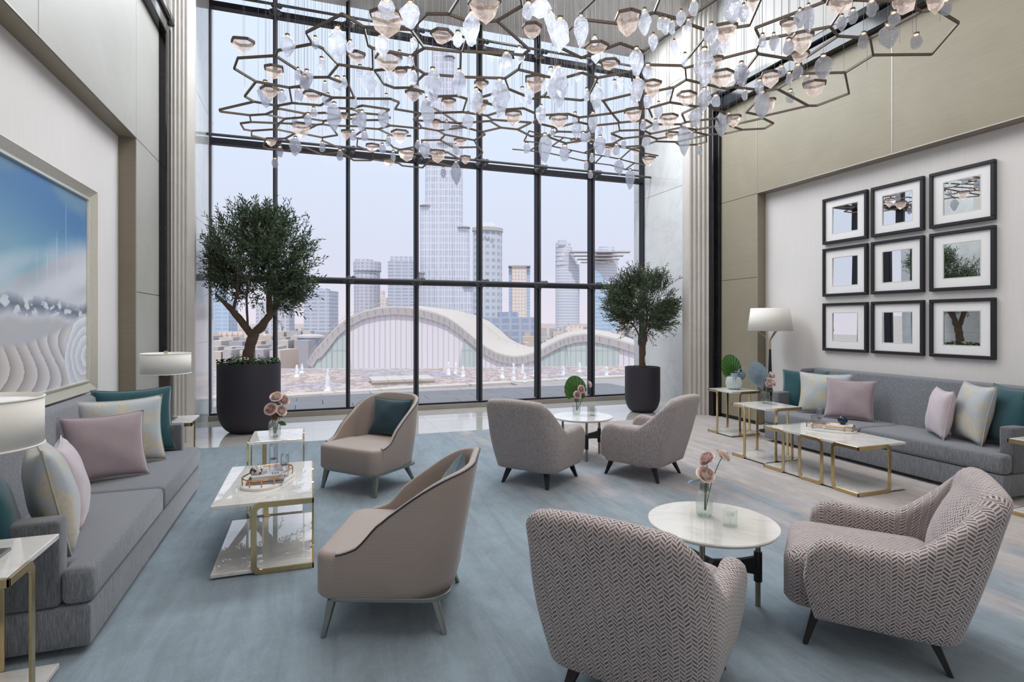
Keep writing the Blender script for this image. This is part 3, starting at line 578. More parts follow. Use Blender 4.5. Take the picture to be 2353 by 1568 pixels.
def chevron_chair(label,x,y,rz):
    """faces local +y"""
    t=thing('armchair',label,'armchair',(x,y,.004),R(rz),'chevron armchairs')
    F,B=.30,-.34; W_=.72
    def hf(X,Y,q):
        k=abs(q-.5)*2   # 0 at back centre, 1 at arm fronts
        side=sm(-.02,-.30,Y); h=.505+.0*Y
        h=.515+.025*sm(.05,.25,Y)
        fb_=min(1,max(0,(-.10-Y)/.225)); h=h+(.79-h)*(fb_**1.25*.45+sm(0,1,fb_)*.55)
        h+= .018*(1-min(1,abs(X)/.3)**2)*sm(-.28,-.34,Y)
        fr=max(0,Y-(F-.17)); h-= .20*(1-math.sqrt(max(0,1-(fr/.17)**2)))
        return h
    shell(W_-.015,F,B,.125,hf,lambda X,Y,q:.095+.02*sm(-.1,-.3,Y),.155,lambda X,Y,q:.15*sm(-.04,-.33,Y),.10,.05,t,'shell',M['chevron'],zin=.30,rim=.42,bulge=.012)
    s=obj('seat',rounded_block(-.268,.268,-.27,.365,.17,.425,.10,.02,er=.07),M['chevron'],t,smooth=True,uv='box',ang=80)
    bb=[]; n=10   # inner back cushion, crowned
    G=[[(-.27+.54*i/n,(-.255-.145*(j/n)**1.1)+.085*math.cos((i/n-.5)*PI)**.7*math.cos((j/n-.5)*PI*.98)**.6,.33+(.435)*j/n) for i in range(n+1)] for j in range(n+1)]
    G2=[[(p[0],p[1]-.06,p[2]) for p in row] for row in G]
    mb=MB().grid(G); mb.grid([r[::-1] for r in G2]); obj('inner_back',mb,M['chevron'],t,smooth=True,uv='box',ang=80,fix=False)
    obj('underside',MB().prism(rrect(.46,.46,.12,6,0,-.01),.150,.18),M['blackwood'],t)
    leg4(t,[(.255,.27,.20,.22),(-.255,.27,-.20,.22),(.235,-.275,.19,-.2),(-.235,-.275,-.19,-.2)],M['blackwood'],.165,.014,.03)
    return t
# heading: rz rotates local +y
def head(dx,dy): return math.degrees(math.atan2(-dx,dy))
chevron_chair('chevron armchair seen from behind, left of far round table',2.035,4.975,head(.787,.617))
chevron_chair('chevron armchair seen in profile, right of far round table',3.075,4.825,head(-.50,.866))
chevron_chair('chevron armchair seen from behind in the foreground, left of near round table',1.30,2.03,head(.787,.617))
chevron_chair('chevron armchair with open seat in right foreground, beside near round table',2.53,1.99,head(-.66,.75))
def tan_chair(label,x,y,rz,plabel,pl):
    t=thing('tub_chair',label,'armchair',(x,y,.004),R(rz),'tan tub chairs')
    F,B=.235,-.31; W_=.68
    def hf(X,Y,q):
        h=.408+.035*sm(.235,.10,Y)+.125*sm(.15,.0,Y)+.215*math.sin(PI/2*min(1,max(0,(.02-Y)/.33)))**1.15
        h+=.02*(1-min(1,abs(X)/.3)**2)*sm(-.25,-.31,Y)
        return h
    shell(W_,F,B,.21,hf,lambda X,Y,q:.036,.19,lambda X,Y,q:.10*sm(.1,-.31,Y),.05,0,t,'shell',M['tan'],zin=.3,rim=.35,piping=M['piping'],bulge=.006)
    _sb=rounded_block(-.335,.335,-.09,.345,.19,.405,.085,.012,er=.035); _s2=rounded_block(-.26,.26,-.26,.10,.19,.404,.17,.004,er=.02); _sb.add(_s2.v,_s2.f)
    obj('seat',_sb,M['tan'],t,smooth=True,uv='box',ang=80)
    obj('base_frame',MB().prism(rrect(.655,.62,.12,6,0,.015),.172,.194),M['nickel'],t,bevel=.004)
    leg4(t,[(.31,.30,.285,.265),(-.31,.30,-.285,.265),(.27,-.27,.21,-.205),(-.27,-.27,-.21,-.205)],M['nickel'],.176,.014,.026)
    c,s_=math.cos(R(rz)),math.sin(R(rz)); lx,ly=pl
    pillow(plabel,x+lx*c-ly*s_,y+lx*s_+ly*c,.413,.46,.36,.13,'teal_d',rz,17,0,31 if lx>0 else 32,'lumbar cushions')
    return t
tan_chair('tan ripple-weave tub chair by the window with navy piping',.518,5.33,head(-.744,-.668),'dark teal lumbar cushion on the tub chair near the window',(.0,-.20))
tan_chair('tan ripple-weave tub chair in the foreground seen from its side',.441,3.008,head(-.936,.353),'dark teal lumbar cushion on the foreground tub chair',(.0,-.20))
# ------------------------------------------------------------------ lamps
def drum_lamp(label,x,y,z,r=.205,h=.19):
    t=thing('table_lamp',label,'lamp',(x,y,z),0,'drum shade table lamps')
    obj('base',box(-.045,.045,-.055,.055,.012,.40),M['bronze'],t,bevel=.004); obj('foot_plate',box(-.08,.08,-.08,.08,0,.012),M['steel'],t,bevel=.002)
    obj('stem',MB().lathe([(.012,.40),(.012,.46)],16),M['steel'],t,smooth=True)
    z0=.425; n=48; P=[[(r*math.cos(2*PI*i/n),r*math.sin(2*PI*i/n),zz) for i in range(n)] for r_,zz in ((r,z0),(r,z0+h))]
    sh=obj('lamp_shade',MB().grid(P,closed=True),M['shade'],t,smooth=True); md=sh.modifiers.new('s','SOLIDIFY'); md.thickness=.004
    mb=MB(); 
    for zz in (z0+.003,z0+h-.003): mb.tube([(r*math.cos(2*PI*i/48),r*math.sin(2*PI*i/48),zz) for i in range(48)],.004,6,closed=True)
    obj('shade_rim',mb,M['shade'],sh,smooth=True)
    obj('diffuser',MB().lathe([(r-.006,z0+h-.02),(r-.006,z0+h-.017)],48),M['mat'],t); obj('finial',box(-.013,.013,-.013,.013,z0+h-.02,z0+h+.022),M['brass'],t,bevel=.002)
    return t
drum_lamp('white drum table lamp at the window end of the left-hand sofa',-1.275,6.0,.592)
drum_lamp('white drum table lamp cut by the left edge, beside the near sofa arm',-1.205,2.70,.592)
t=thing('floor_lamp','tapered white shade floor lamp with forked brass stem by the right wall','lamp',(5.86,6.07,.004))
obj('base',MB().lathe([(.14,0),(.14,.015),(.03,.03)],32),M['blackwood'],t,smooth=True)
obj('stand',MB().lathe([(.048,.02),(.014,1.12)],20),M['blackwood'],t,smooth=True)
mb=MB().tube([(0,0,1.12),(0,0,1.24)],.013,10)
for a in (20,140,260): mb.tube([(0,0,1.23),(.035*math.cos(R(a)),.035*math.sin(R(a)),1.27),(.15*math.cos(R(a)),.15*math.sin(R(a)),1.37)],.008,8)
obj('brass_fork',mb,M['brass'],t,smooth=True)
n=48; sh=obj('lamp_shade',MB().grid([[(r*math.cos(2*PI*i/n),r*math.sin(2*PI*i/n),z) for i in range(n)] for r,z in ((.285,1.37),(.245,1.675))],closed=True),M['shade'],t,smooth=True); sh.modifiers.new('s','SOLIDIFY').thickness=.004
obj('diffuser',MB().lathe([(.243,1.655),(.243,1.66)],48),M['mat'],t); obj('finial',MB().lathe([(.008,1.66),(.008,1.69)],12),M['brass'],t)
# ------------------------------------------------------------------ wall pictures
XM=6.23
rows=((2.485,3.067,'top'),(1.817,2.430,'middle'),(1.128,1.732,'bottom')); cols=((4.912,5.53,'left'),(4.257,4.862,'centre'),(3.583,4.195,'right'))
what={('top','left'):(.4,2.0),('top','centre'):(-1,1.0),('top','right'):(1.5,-2),('middle','left'):(.3,2.4),('middle','centre'):(.6,-1),('middle','right'):(1,.5),('bottom','left'):(-.6,1.5),('bottom','centre'):(.5,-1.5),('bottom','right'):(-1,-.5)}
for (z0,z1,rn) in rows:
    for (y0,y1,cn) in cols:
        cy,cz=(y0+y1)/2,(z0+z1)/2; w,h=y1-y0,z1-z0
        lab='black framed mirror with white mat, %s of the grid of nine'%( {'left':'%s row nearest the window','centre':'%s row centre','right':'%s row farthest from window'}[cn]%rn)
        t=thing('framed_mirror',lab,'mirror',(XM,cy,cz),0,'nine framed mirrors'); f=.035; d=.045
        fr=MB()
        for a in ((-w/2,w/2,h/2-f,h/2),(-w/2,w/2,-h/2,-h/2+f),(-w/2,-w/2+f,-h/2+f,h/2-f),(w/2-f,w/2,-h/2+f,h/2-f)): fr.box(-d,0,a[0],a[1],a[2],a[3])
        obj('frame',fr,M['blackframe'],t,bevel=.004,seg=1)
        iw,ih=w*.28,h*.285; W2,H2=w/2-f+.002,h/2-f+.002
        mb=MB().add([(-.022,sy*W2,sz*H2) for sy,sz in ((-1,-1),(1,-1),(1,1),(-1,1))]+[(-.022,sy*iw,sz*ih) for sy,sz in ((-1,-1),(1,-1),(1,1),(-1,1))]+[(-.015,sy*iw,sz*ih) for sy,sz in ((-1,-1),(1,-1),(1,1),(-1,1))],
            [(i,(i+1)%4,4+(i+1)%4,4+i) for i in range(4)]+[(4+i,4+(i+1)%4,8+(i+1)%4,8+i) for i in range(4)])
        obj('mat_board',mb,M['mat'],t,fix=False)
        obj('mat_bevel',MB().add([(-.0225,sy*(iw+.009),sz*(ih+.009)) for sy,sz in ((-1,-1),(1,-1),(1,1),(-1,1))]+[(-.0225,sy*(iw+.003),sz*(ih+.003)) for sy,sz in ((-1,-1),(1,-1),(1,1),(-1,1))],[(i,(i+1)%4,4+(i+1)%4,4+i) for i in range(4)]),M['pages'],t,fix=False)
        ty,tz=what[(rn,cn)]; o=obj('mirror_glass',box(-.0005,.0005,-iw-.005,iw+.005,-ih-.005,ih+.005),M['mirror'],t); o.location.x=-.0145; o.rotation_euler=(0,R(tz*.35),R(ty*.5))
# painting: colours laid down on a fine grid of the canvas as flat print
pw0,pw1,pz0,pz1=3.0,5.72,1.0,2.53; nx,nz=300,200
def fb(x,y,s=1,o=4):
    v=0; a=.5
    for k in range(o): v+=a*noise.noise(Vector((x*s*2**k,y*s*2**k,3.7))); a*=.5
    return v
def mixc(a,b,t): t=min(1,max(0,t)); return tuple(p+(q-p)*t for p,q in zip(a,b))
def paint(u,v):     # u 0..1 from off-frame end to the window end, v 0..1 up
    sky=mixc((128,172,190),(74,122,172),sm(.55,1.0,v+.25*(u-.5))); sky=mixc(sky,(104,140,168),sm(.9,1.02,v+fb(u,v,3)*.3))
    c=mixc((206,210,220),sky,sm(.44,.66,v-.22*sm(.55,1,u)+fb(u*1.6,v,2)*.16+.16*abs(u-.72)))
    swirl=math.sin(26*(v-.45*(u-.3)**2-.25*u)+5*fb(u,v,2)); 
    if .40<v<.72: c=mixc(c,(176,172,178) if swirl>0 else (222,222,230),.45*abs(swirl)*sm(.40,.5,v)*sm(.72,.58,v))
    k=math.sin(u*211)+math.sin(u*97+1); 
    if u>.62 and k>1.35 and v<.93-.3*abs(math.sin(u*41)): c=mixc(c,(206,218,232),.5*(k-1.35)/.6*sm(.36,.6,v))
    band=.40+.03*fb(u,0,6)+.02*fb(u,1,20)-.05*(u-.6); dd=abs(v-band)
    if dd<.05: c=mixc(c,(86,98,118) if fb(u,v,30)>-.15 else (214,220,226),(1-dd/.05)*.85)
    if v<band-.03:
        c2=mixc((176,180,192),(190,186,184),.5+.8*fb(u,v,5)); c=mixc(c,c2,sm(0,.05,band-.03-v))
    hor=.27+.03*math.sin(u*9)+.06*sm(.75,1,u)
    if v<hor:
        ph=(u-.3)*95+5.5*math.sin(v*17+u*5)*(.5+u*.3)+(v-.3)*30*(u-.75); r_=(ph/(2*PI))%1
        base=mixc((188,176,168),(202,200,204),sm(.55,.75,u)); c2=mixc(mixc(base,(120,116,120),.75),mixc(base,(240,238,240),.5),r_**.5); c=mixc(c,c2,sm(0,.035,hor-v))
    if u>.86: 
        e=v-(.30-.9*(1-u)) if v<.3 else 0
    gx,gy=(u-1.0)/.17,(v-.14)/.23; rr=math.hypot(gx,gy)
    if rr<1: q=(rr*4.2+fb(u,v,8)*.8)%1; c=mixc((168,172,184),(232,234,240),.35+.65*q)
    return c
vs=[]; cols_=[]
for j in range(nz+1):
    for i in range(nx+1):
        vs.append((0,pw0+(pw1-pw0)*i/nx,pz0+(pz1-pz0)*j/nz)); cols_.append(s2l(paint(i/nx,j/nz)))
t=thing('painting','large blue and white abstract seascape painting above the left-hand sofa','painting',(-1.82,0,0))
me=bpy.data.meshes.new('canvas'); me.from_pydata(vs,[],[(j*(nx+1)+i,j*(nx+1)+i+1,(j+1)*(nx+1)+i+1,(j+1)*(nx+1)+i) for j in range(nz) for i in range(nx)])
ca=me.color_attributes.new('paint','FLOAT_COLOR','POINT'); ca.data.foreach_set('color',np.array(cols_,dtype=np.float32).ravel())
m=NT('oil_paint'); at_=m.n('Attribute',attribute_name='paint'); m.set(at_.outputs[0],.45); me.materials.append(m.m); m.bump(m.noise(m.coord(),60,4),.1,.002)
o=bpy.data.objects.new('canvas',me); C.objects.link(o); o.parent=t; o.location.x=.02
prof=[(0,0),(.0,.055),(.018,.075),(.035,.062),(.075,.030),(.085,.032),(.088,.04),(.10,.04),(.105,.02),(.105,0)]   # (inwards, out of wall)
Yo0,Yo1,Zo0,Zo1=pw0-.10,pw1+.10,pz0-.10,pz1+.10
for k,(A,B) in enumerate((((Yo0,Zo0),(Yo1,Zo0)),((Yo1,Zo0),(Yo1,Zo1)),((Yo1,Zo1),(Yo0,Zo1)),((Yo0,Zo1),(Yo0,Zo0)))):
    cyy,czz=(Yo0+Yo1)/2,(Zo0+Zo1)/2; V=[]
    for (yy,zz) in (A,B):
        sy=1 if cyy>yy else -1; sz=1 if czz>zz else -1
        V+=[(p[1],yy+sy*p[0],zz+sz*p[0]) for p in prof]
    N=len(prof); obj('frame_rail',MB().add(V,[(i,(i+1)%N,N+(i+1)%N,N+i) for i in range(N)]+[tuple(range(N)),tuple(range(2*N-1,N-1,-1))]),M['silver'],t,smooth=True,ang=25)
# ------------------------------------------------------------------ small tabletop things
def cyl_holder(label,x,y,z,r,h,group,mat='acrylic'):
    o=obj('candle_holder',MB().lathe([(r-.004,0),(r,.004),(r,h-.004),(r-.004,h),(r*.62,h),(r*.6,h-.018)],28),M[mat],None,smooth=True,ang=30); o.location=(x,y,z)
    obj('holder_collar',MB().lathe([(r*.58,h*.5-.006),(r*.58,h*.5+.006)],20),M['steel'],o); return tag(o,label,'candle holder',group)
def book(label,x,y,z,w,d,h,rz,cover,marks=False):
    t=thing('book',label,'book',(x,y,z),R(rz),'books on the trays')
    cv=MB().box(-w/2,w/2,-d/2,d/2,0,.003).box(-w/2,w/2,-d/2,d/2,h-.003,h).box(-w/2,-w/2+.003,-d/2,d/2,.003,h-.003)
    obj('cover',cv,M[cover],t,bevel=.001,seg=1); obj('pages',box(-w/2+.004,w/2-.004,-d/2+.004,d/2-.004,.003,h-.003),M['pages'],t)
    if marks: 
        mb=MB()
        for k in range(5):
            for q in range(3): mb.box(w*.12+q*.016,w*.12+q*.016+.009,-d*.3+k*.012,-d*.3+k*.012+.005,h,h+.0006)
        obj('title_lettering',mb,M['blackframe'],t)
    return t
def tray(label,x,y,z,rz,L=.45,Wd=.25):
    t=thing('tray',label,'tray',(x,y,z),R(rz),'oval trays')
    P=rrect(L,Wd,Wd/2-.002,12); obj('tray_base',MB().prism(P,0,.018),M['tray'],t,smooth=True,bevel=.003)
    Q=[(a,b,.062) for a,b in rrect(L-.03,Wd-.03,Wd/2-.018,10)]; rl=obj('rail',MB().tube(Q,.0048,8,closed=True),M['rosegold'],t,smooth=True)
    for k in range(0,len(Q),len(Q)//8): obj('rail_post',MB().tube([(Q[k][0],Q[k][1],.018),Q[k]],.0045,8),M['rosegold'],rl)
    return t
TZ_=.432
tray('oval white tray with copper rail on the left coffee table',-.275,4.10,TZ_,68); tray('oval white tray with copper rail on the right coffee table',4.79,4.19,TZ_,-57)
zt=TZ_+.018
book('thin black edged book, bottom of the pile on the left tray',-.285,4.05,zt,.22,.165,.014,-3,'book3'); book('thick grey book with small dark lettering on the left tray',-.275,4.06,zt+.0145,.20,.15,.032,6,'book1',True)
o=obj('coral_ornament',MB().lathe([(.048,0),(.052,.012),(.047,.030),(.034,.045),(.018,.053),(.002,.056)],32,rib=.03,ribn=16),M['coral'],None,smooth=True); o.location=(-.335,4.09,zt+.0470); tag(o,'white and black ribbed coral dome on the grey book','ornament')
cyl_holder('tallest clear glass candle holder on the left tray',-.25,4.215,zt,.028,.215,'glass candle holders left'); cyl_holder('medium clear glass candle holder on the left tray',-.175,4.13,zt,.026,.16,'glass candle holders left'); cyl_holder('short clear glass candle holder on the left tray',-.222,4.155,zt,.024,.075,'glass candle holders left')
book('thin slate book, bottom of the pile on the right tray',4.83,4.13,zt,.24,.165,.014,-58,'book2'); book('thick white book under the navy sphere on the right tray',4.835,4.12,zt+.0145,.22,.15,.034,-54,'book2')
o=obj('glazed_sphere',MB().ball((0,0,.044),.045,28,18,(1,1,.97)),M['navy'],None,smooth=True); o.location=(4.86,4.11,zt+.0490); tag(o,'glossy navy glazed sphere on the white book','ornament')
cyl_holder('tallest clear acrylic candle holder on the right tray',4.73,4.26,zt,.026,.19,'clear candle holders right'); cyl_holder('medium clear acrylic candle holder on the right tray',4.665,4.27,zt,.024,.135,'clear candle holders right'); cyl_holder('short clear acrylic candle holder on the right tray',4.775,4.205,zt,.022,.07,'clear candle holders right')
def tumbler(label,x,y,z,r=.036,h=.085,group='glass tealight cups'):
    t=thing('tealight_cup',label,'glass cup',(x,y,z),0,group)
    obj('outer_glass',MB().lathe([(r,.0),(r,h),(r-.0022,h),(r-.0022,.003)],32),M['glass'],t,smooth=True,ang=30)
    obj('inner_cup',MB().lathe([(.003,.004),(.0025,.04),(.014,.045),(.02,.058),(.0205,.066),(.0185,.066),(.017,.056)],20),M['glass'],t,smooth=True); return t
tumbler('clear glass tealight cup beside rose vase on the near round table',2.02,2.36,.452); tumbler('clear glass tealight cup beside leaf vase on the far round table',2.95,5.63,.452); tumbler('clear glass tealight cup beside the blue fan leaf vase',4.768,4.885,.594)
def ribvase(label,x,y,z,neck,sc=1,cap=True):
    t=thing('vase',label,'vase',(x,y,z),0,'ribbed glass vases')
    pr=[(.026,0),(.038,.006),(.043,.022),(.043,.10),(.040,.118),(.031,.130),(.024,.135)]
    obj('body',MB().lathe([(a*sc,b*sc) for a,b in pr],96,rib=.03,ribn=24,cap=False),M['ribglass'],t,smooth=True,ang=80)
    obj('neck',MB().lathe([(.0235*sc,.134*sc),(.0235*sc,.178*sc)],32,cap=False),M[neck],t,smooth=True)
    obj('water',MB().lathe([(.038*sc,.008*sc),(.038*sc,.07*sc)],24),M['water'],t,smooth=True); obj('base_disc',MB().lathe([(.03*sc,.0),(.036*sc,.004*sc)],24),M['glass'],t); return t
def rose(label,foot,bloom,nrm,r=.034,col='rose',bend=(0,0,0),leaf=False,seed=0,group='roses in the vases'):
    rr=random.Random(seed); foot=Vector(foot); B=Vector(bloom)
    t=thing('rose',label,'flower',foot,0,group); b=B-foot; mid=b*.55+Vector(bend); pts=[(0,0,0)]
    for k in range(1,9): f=k/8; pts.append(tuple((1-f)**2*Vector((0,0,0))+2*f*(1-f)*mid+f*f*b))
    obj('stem',MB().tube(pts,.0024,6),M['stem'],t,smooth=True)
    n=Vector(nrm).normalized(); q=n.to_track_quat('Z','Y'); mb=MB()
    lay=((2,.10,1.02,.0),(3,.22,1.04,.02),(3,.36,1.0,.05),(4,.50,.95,.10),(4,.64,.88,.18),(5,.78,.78,.32),(5,.92,.66,.52),(6,1.02,.50,.8))
    for li,(cnt,rad,ht,fl) in enumerate(lay):
        for k in range(cnt):
            a0=2*PI*k/cnt+li*1.1+rr.uniform(-.25,.25); wdt=2*PI/cnt*.78; G=[]; hv=ht*rr.uniform(.93,1.05); ph=rr.uniform(0,6)
            for j in range(6):
                f=j/5; row=[]
                for i in range(9):
                    g_=-1+2*i/8; a=a0+g_*wdt*(.5+.5*min(1,f*1.6)); rim=sm(.6,1,f)
                    rd=r*(rad*(.45+.55*math.sin(PI/2*min(1,f*1.4)))+fl*.22*rim+.035*rim*math.sin(3*g_+ph)); z=r*(hv*f**.8-.20*fl*rim-.14*g_*g_*f*f)
                    row.append((rd*math.cos(a),rd*math.sin(a),z))
                G.append(row)
            mb.grid(G)
    o=obj('bloom',mb,M[col],t,smooth=True,ang=80); o.location=b-n*r*.25; o.rotation_euler=q.to_euler()
    cal=MB()
    for k in range(5): a=2*PI*k/5; cal.add([(0,0,-.004),(r*.35*math.cos(a-.3),r*.35*math.sin(a-.3),.002),(r*.85*math.cos(a),r*.85*math.sin(a),-.004),(r*.35*math.cos(a+.3),r*.35*math.sin(a+.3),.002)],[(0,1,2,3)])
    c=obj('sepals',cal,M['stem'],t,fix=False); c.location=o.location; c.rotation_euler=o.rotation_euler
    if leaf: 
        l=obj('leaf',leafmesh(.07,.034),M['leaf2'],t,smooth=True); l.location=mid*.9; l.rotation_euler=(R(rr.uniform(-40,40)),R(60),R(rr.uniform(0,360)))
    return t
def leafmesh(L,w,n=6,cup=.2):
    G=[]
    for j in range(n+1):
        f=j/n; hw=w/2*math.sin(PI*min(.98,max(.02,f)))**.8
        G.append([(g_*hw,f*L,cup*abs(g_)*hw-.25*L*f*f*.4) for g_ in (-1,-.5,0,.5,1)])
    return MB().grid(G)
def fanleaf(label,foot,top,width,nrm,mat,col_w=.018,stemc='stem',cutoff=(0,0),name='palm_leaf',frac=.62,spread=100):
    """pleated fan leaf: stem from foot, pleats spreading around the axis foot->top"""
    foot=Vector(foot); top=Vector(top); ax=(top-foot); L=ax.length; ax.normalize(); n=Vector(nrm); n=(n-ax*n.dot(ax)).normalized(); s=ax.cross(n)
    t=thing(name,label,'leaf',foot,0,'palm leaves in vases'); h0=L*(1-frac); mb=MB(); K=26; V=[];F=[]
    Rr=L*frac
    for k in range(K+1):
        a=R(-spread+2*spread*k/K); f=abs(a)/R(spread); rad=Rr*(.5+.5*math.cos(a*.9)); rad=max(rad,Rr*.42)
        if cutoff[0] and k<K*cutoff[0]: rad*=.8
        pl=(.5 if k%2 else -.5)*col_w
        d=ax*math.cos(a)+s*math.sin(a)*(width/Rr)
        base=foot+ax*(h0)
        V+=[tuple(base-foot+d*.006),tuple(base-foot+d*rad*.5+n*pl*.6-n*.12*Rr*f*f*.3),tuple(base-foot+d*rad+n*(pl*.5-.16*Rr*(1-f)))]
    for k in range(K):
        for j in range(2): F.append((3*k+j,3*k+3+j,3*k+4+j,3*k+1+j))
    o=obj('blade',mb.add(V,F),M[mat],t,fix=False); obj('stem',MB().tube([(0,0,0),tuple(ax*h0),tuple(ax*(h0+Rr*.55))],[.003,.003,.0015],6),M[stemc],t,smooth=True)
    return t
# near round table
vx,vy,vz=1.995,2.53,.452; ribvase('ribbed clear glass vase with smoky neck on the near round table',vx,vy,vz,'glass_smoke')
rose('full blush rose at the smoky rim of the near vase',(vx,vy,vz+.03),(vx,vy-.01,vz+.222),(-.1,-.6,.75),.044,'rose',seed=1); rose('blush rose tilted left on a tall stem, near vase',(vx+.004,vy,vz+.03),(vx+.025,vy+.01,vz+.300),(-.55,.05,.6),.042,'rose2',(.01,0,.02),seed=2)
rose('blush rose leaning right on the longest stem, near vase',(vx+.008,vy,vz+.03),(vx+.105,vy-.02,vz+.318),(.55,-.2,.6),.040,'rose',(-.02,0,.04),seed=3)
o=obj('silver_leaf',leafmesh(.12,.05,8,.5),M['hydrangea'],None,smooth=True); o.location=(vx-.01,vy,vz+.185); o.rotation_euler=(R(10),R(20),R(105)); tag(o,'folded silver blue leaf under the blush rose of the near vase','leaf')
# far round table
vx,vy=2.825,5.80; ribvase('ribbed glass vase with amber neck under the green fan leaf, far round table',vx,vy,vz,'glass_smoke')
fanleaf('broad green fan palm leaf in the vase on far round table',(vx,vy,vz+.04),(vx,vy+.02,vz+.43),.20,(0,-1,.15),'fan_green')
rose('dusky rose in front of the green fan leaf, middle height',(vx+.004,vy-.005,vz+.04),(vx+.035,vy-.05,vz+.285),(.1,-.9,.3),.040,'rose2',seed=4); rose('dusky rose lowest at the vase neck under the green fan leaf',(vx,vy-.004,vz+.04),(vx-.015,vy-.055,vz+.225),(-.1,-.9,.3),.039,'rose2',seed=5)
rose('dusky rose sticking out right against the window mullion',(vx+.006,vy,vz+.04),(vx+.155,vy-.02,vz+.33),(.9,-.2,.3),.036,'rose2',(0,0,.02),seed=6); rose('small dusky rose low at the right of the green fan leaf',(vx+.006,vy,vz+.04),(vx+.095,vy-.03,vz+.225),(.9,-.2,.3),.028,'rose2',seed=7)
# left side table
vx,vy,vz=-.275,4.80,.594; ribvase('ribbed glass vase with amber neck on the left side table',vx,vy,vz,'glass_amber')
rose('topmost cream blush rose in the left side table vase',(vx,vy,vz+.03),(vx+.01,vy,vz+.315),(-.15,-.6,.7),.042,'rose',leaf=True,seed=8); rose('dusky rose just right of the topmost one, left side table',(vx+.005,vy,vz+.03),(vx+.066,vy,vz+.285),(.4,-.6,.6),.040,'rose2',seed=9)
rose('large blush rose low at the left of the amber neck',(vx-.003,vy,vz+.03),(vx-.028,vy-.03,vz+.225),(-.3,-.8,.5),.044,'rose2',seed=10); rose('blush rose low at the right of the amber neck',(vx+.003,vy,vz+.03),(vx+.048,vy-.01,vz+.205),(.5,-.6,.5),.040,'rose',leaf=True,seed=11)
# right side table, blue fan
vx,vy=4.722,4.955; ribvase('ribbed glass vase with smoky neck under the blue fan leaf',vx,vy,vz,'glass_smoke')
fanleaf('blue grey dried fan palm leaf leaning left over the right side table',(vx,vy,vz+.04),(vx-.10,vy+.06,vz+.46),.165,(-.5,-.85,.1),'fan_blue',.02,'fan_blue',(0,0),'palm_leaf',.72,62)
for k,(dx,dy,dz,c,nm) in enumerate(((.09,.0,.31,'rose','highest and farthest right'),(.045,.0,.265,'rose','left of the highest one'),(.07,-.03,.225,'rose','right of the lowest one'),(.015,-.03,.21,'rose2','lowest, just over the vase neck'))):
    rose('pale rose beside the blue fan leaf, '+nm,(vx,vy,vz+.04),(vx+dx,vy+dy,vz+dz),(dx*3,-.7,.5),.036,c,leaf=(k in (2,3)),seed=20+k)
# ceramic pot with fan and hydrangea
vx,vy=5.345,6.17; t=thing('ribbed_pot','pale ribbed ceramic pot on the farthest marble side table','vase',(vx,vy,vz))
obj('body',MB().lathe([(.058,0),(.086,.02),(.098,.06),(.098,.10),(.088,.145),(.078,.16)],120,rib=.07,ribn=20,cap=True),M['ceramic'],t,smooth=True,ang=80)
fanleaf('round green fan palm leaf in the pale ribbed pot',(vx-.01,vy,vz+.14),(vx-.05,vy+.03,vz+.46),.19,(-.4,-.9,.15),'fan_green',.02,'stem',(0,0),'palm_leaf',.85,95)
t=thing('hydrangea','blue grey hydrangea head on the right of the ribbed pot','flower',(vx+.07,vy-.02,vz+.12)); mb=MB(); r_=random.Random(5)
for k in range(130):
    d=Vector((r_.gauss(0,1),r_.gauss(0,1),r_.gauss(0,1))).normalized(); p=d*.075+Vector((0,0,.07)); q=d.orthogonal().normalized(); w=d.cross(q)
    mb.add([p+q*.016,p+w*.016+d*.006,p-q*.016,p-w*.016+d*.006],[(0,1,2,3)])
obj('flower_head',mb,M['hydrangea'],t,fix=False); obj('stem',MB().tube([(0,0,-.05),(0,0,.05)],.004,6),M['stem'],t)
for k,(dx,dz,a,b) in enumerate(((-.03,.15,-40,'left of'),(.02,.17,20,'against'))):
    o=obj('silver_leaf',leafmesh(.10,.075,8,.5),M['fan_blue'],None,smooth=True); o.location=(vx+dx,vy-.09,vz+dz); o.rotation_euler=(R(60),R(a),R(0)); tag(o,'pale blue silver leaf %s the hydrangea in the ribbed pot'%b,'leaf')
# at the right edge
ribvase('ribbed glass vase outside the right edge on the near side table',5.36,2.7,.594,'glass_smoke')
fanleaf('green fan palm leaf tip entering at the right edge of the picture',(5.36,2.7,.63),(5.28,2.8,.98),.14,(-.6,-.8,.1),'fan_green')
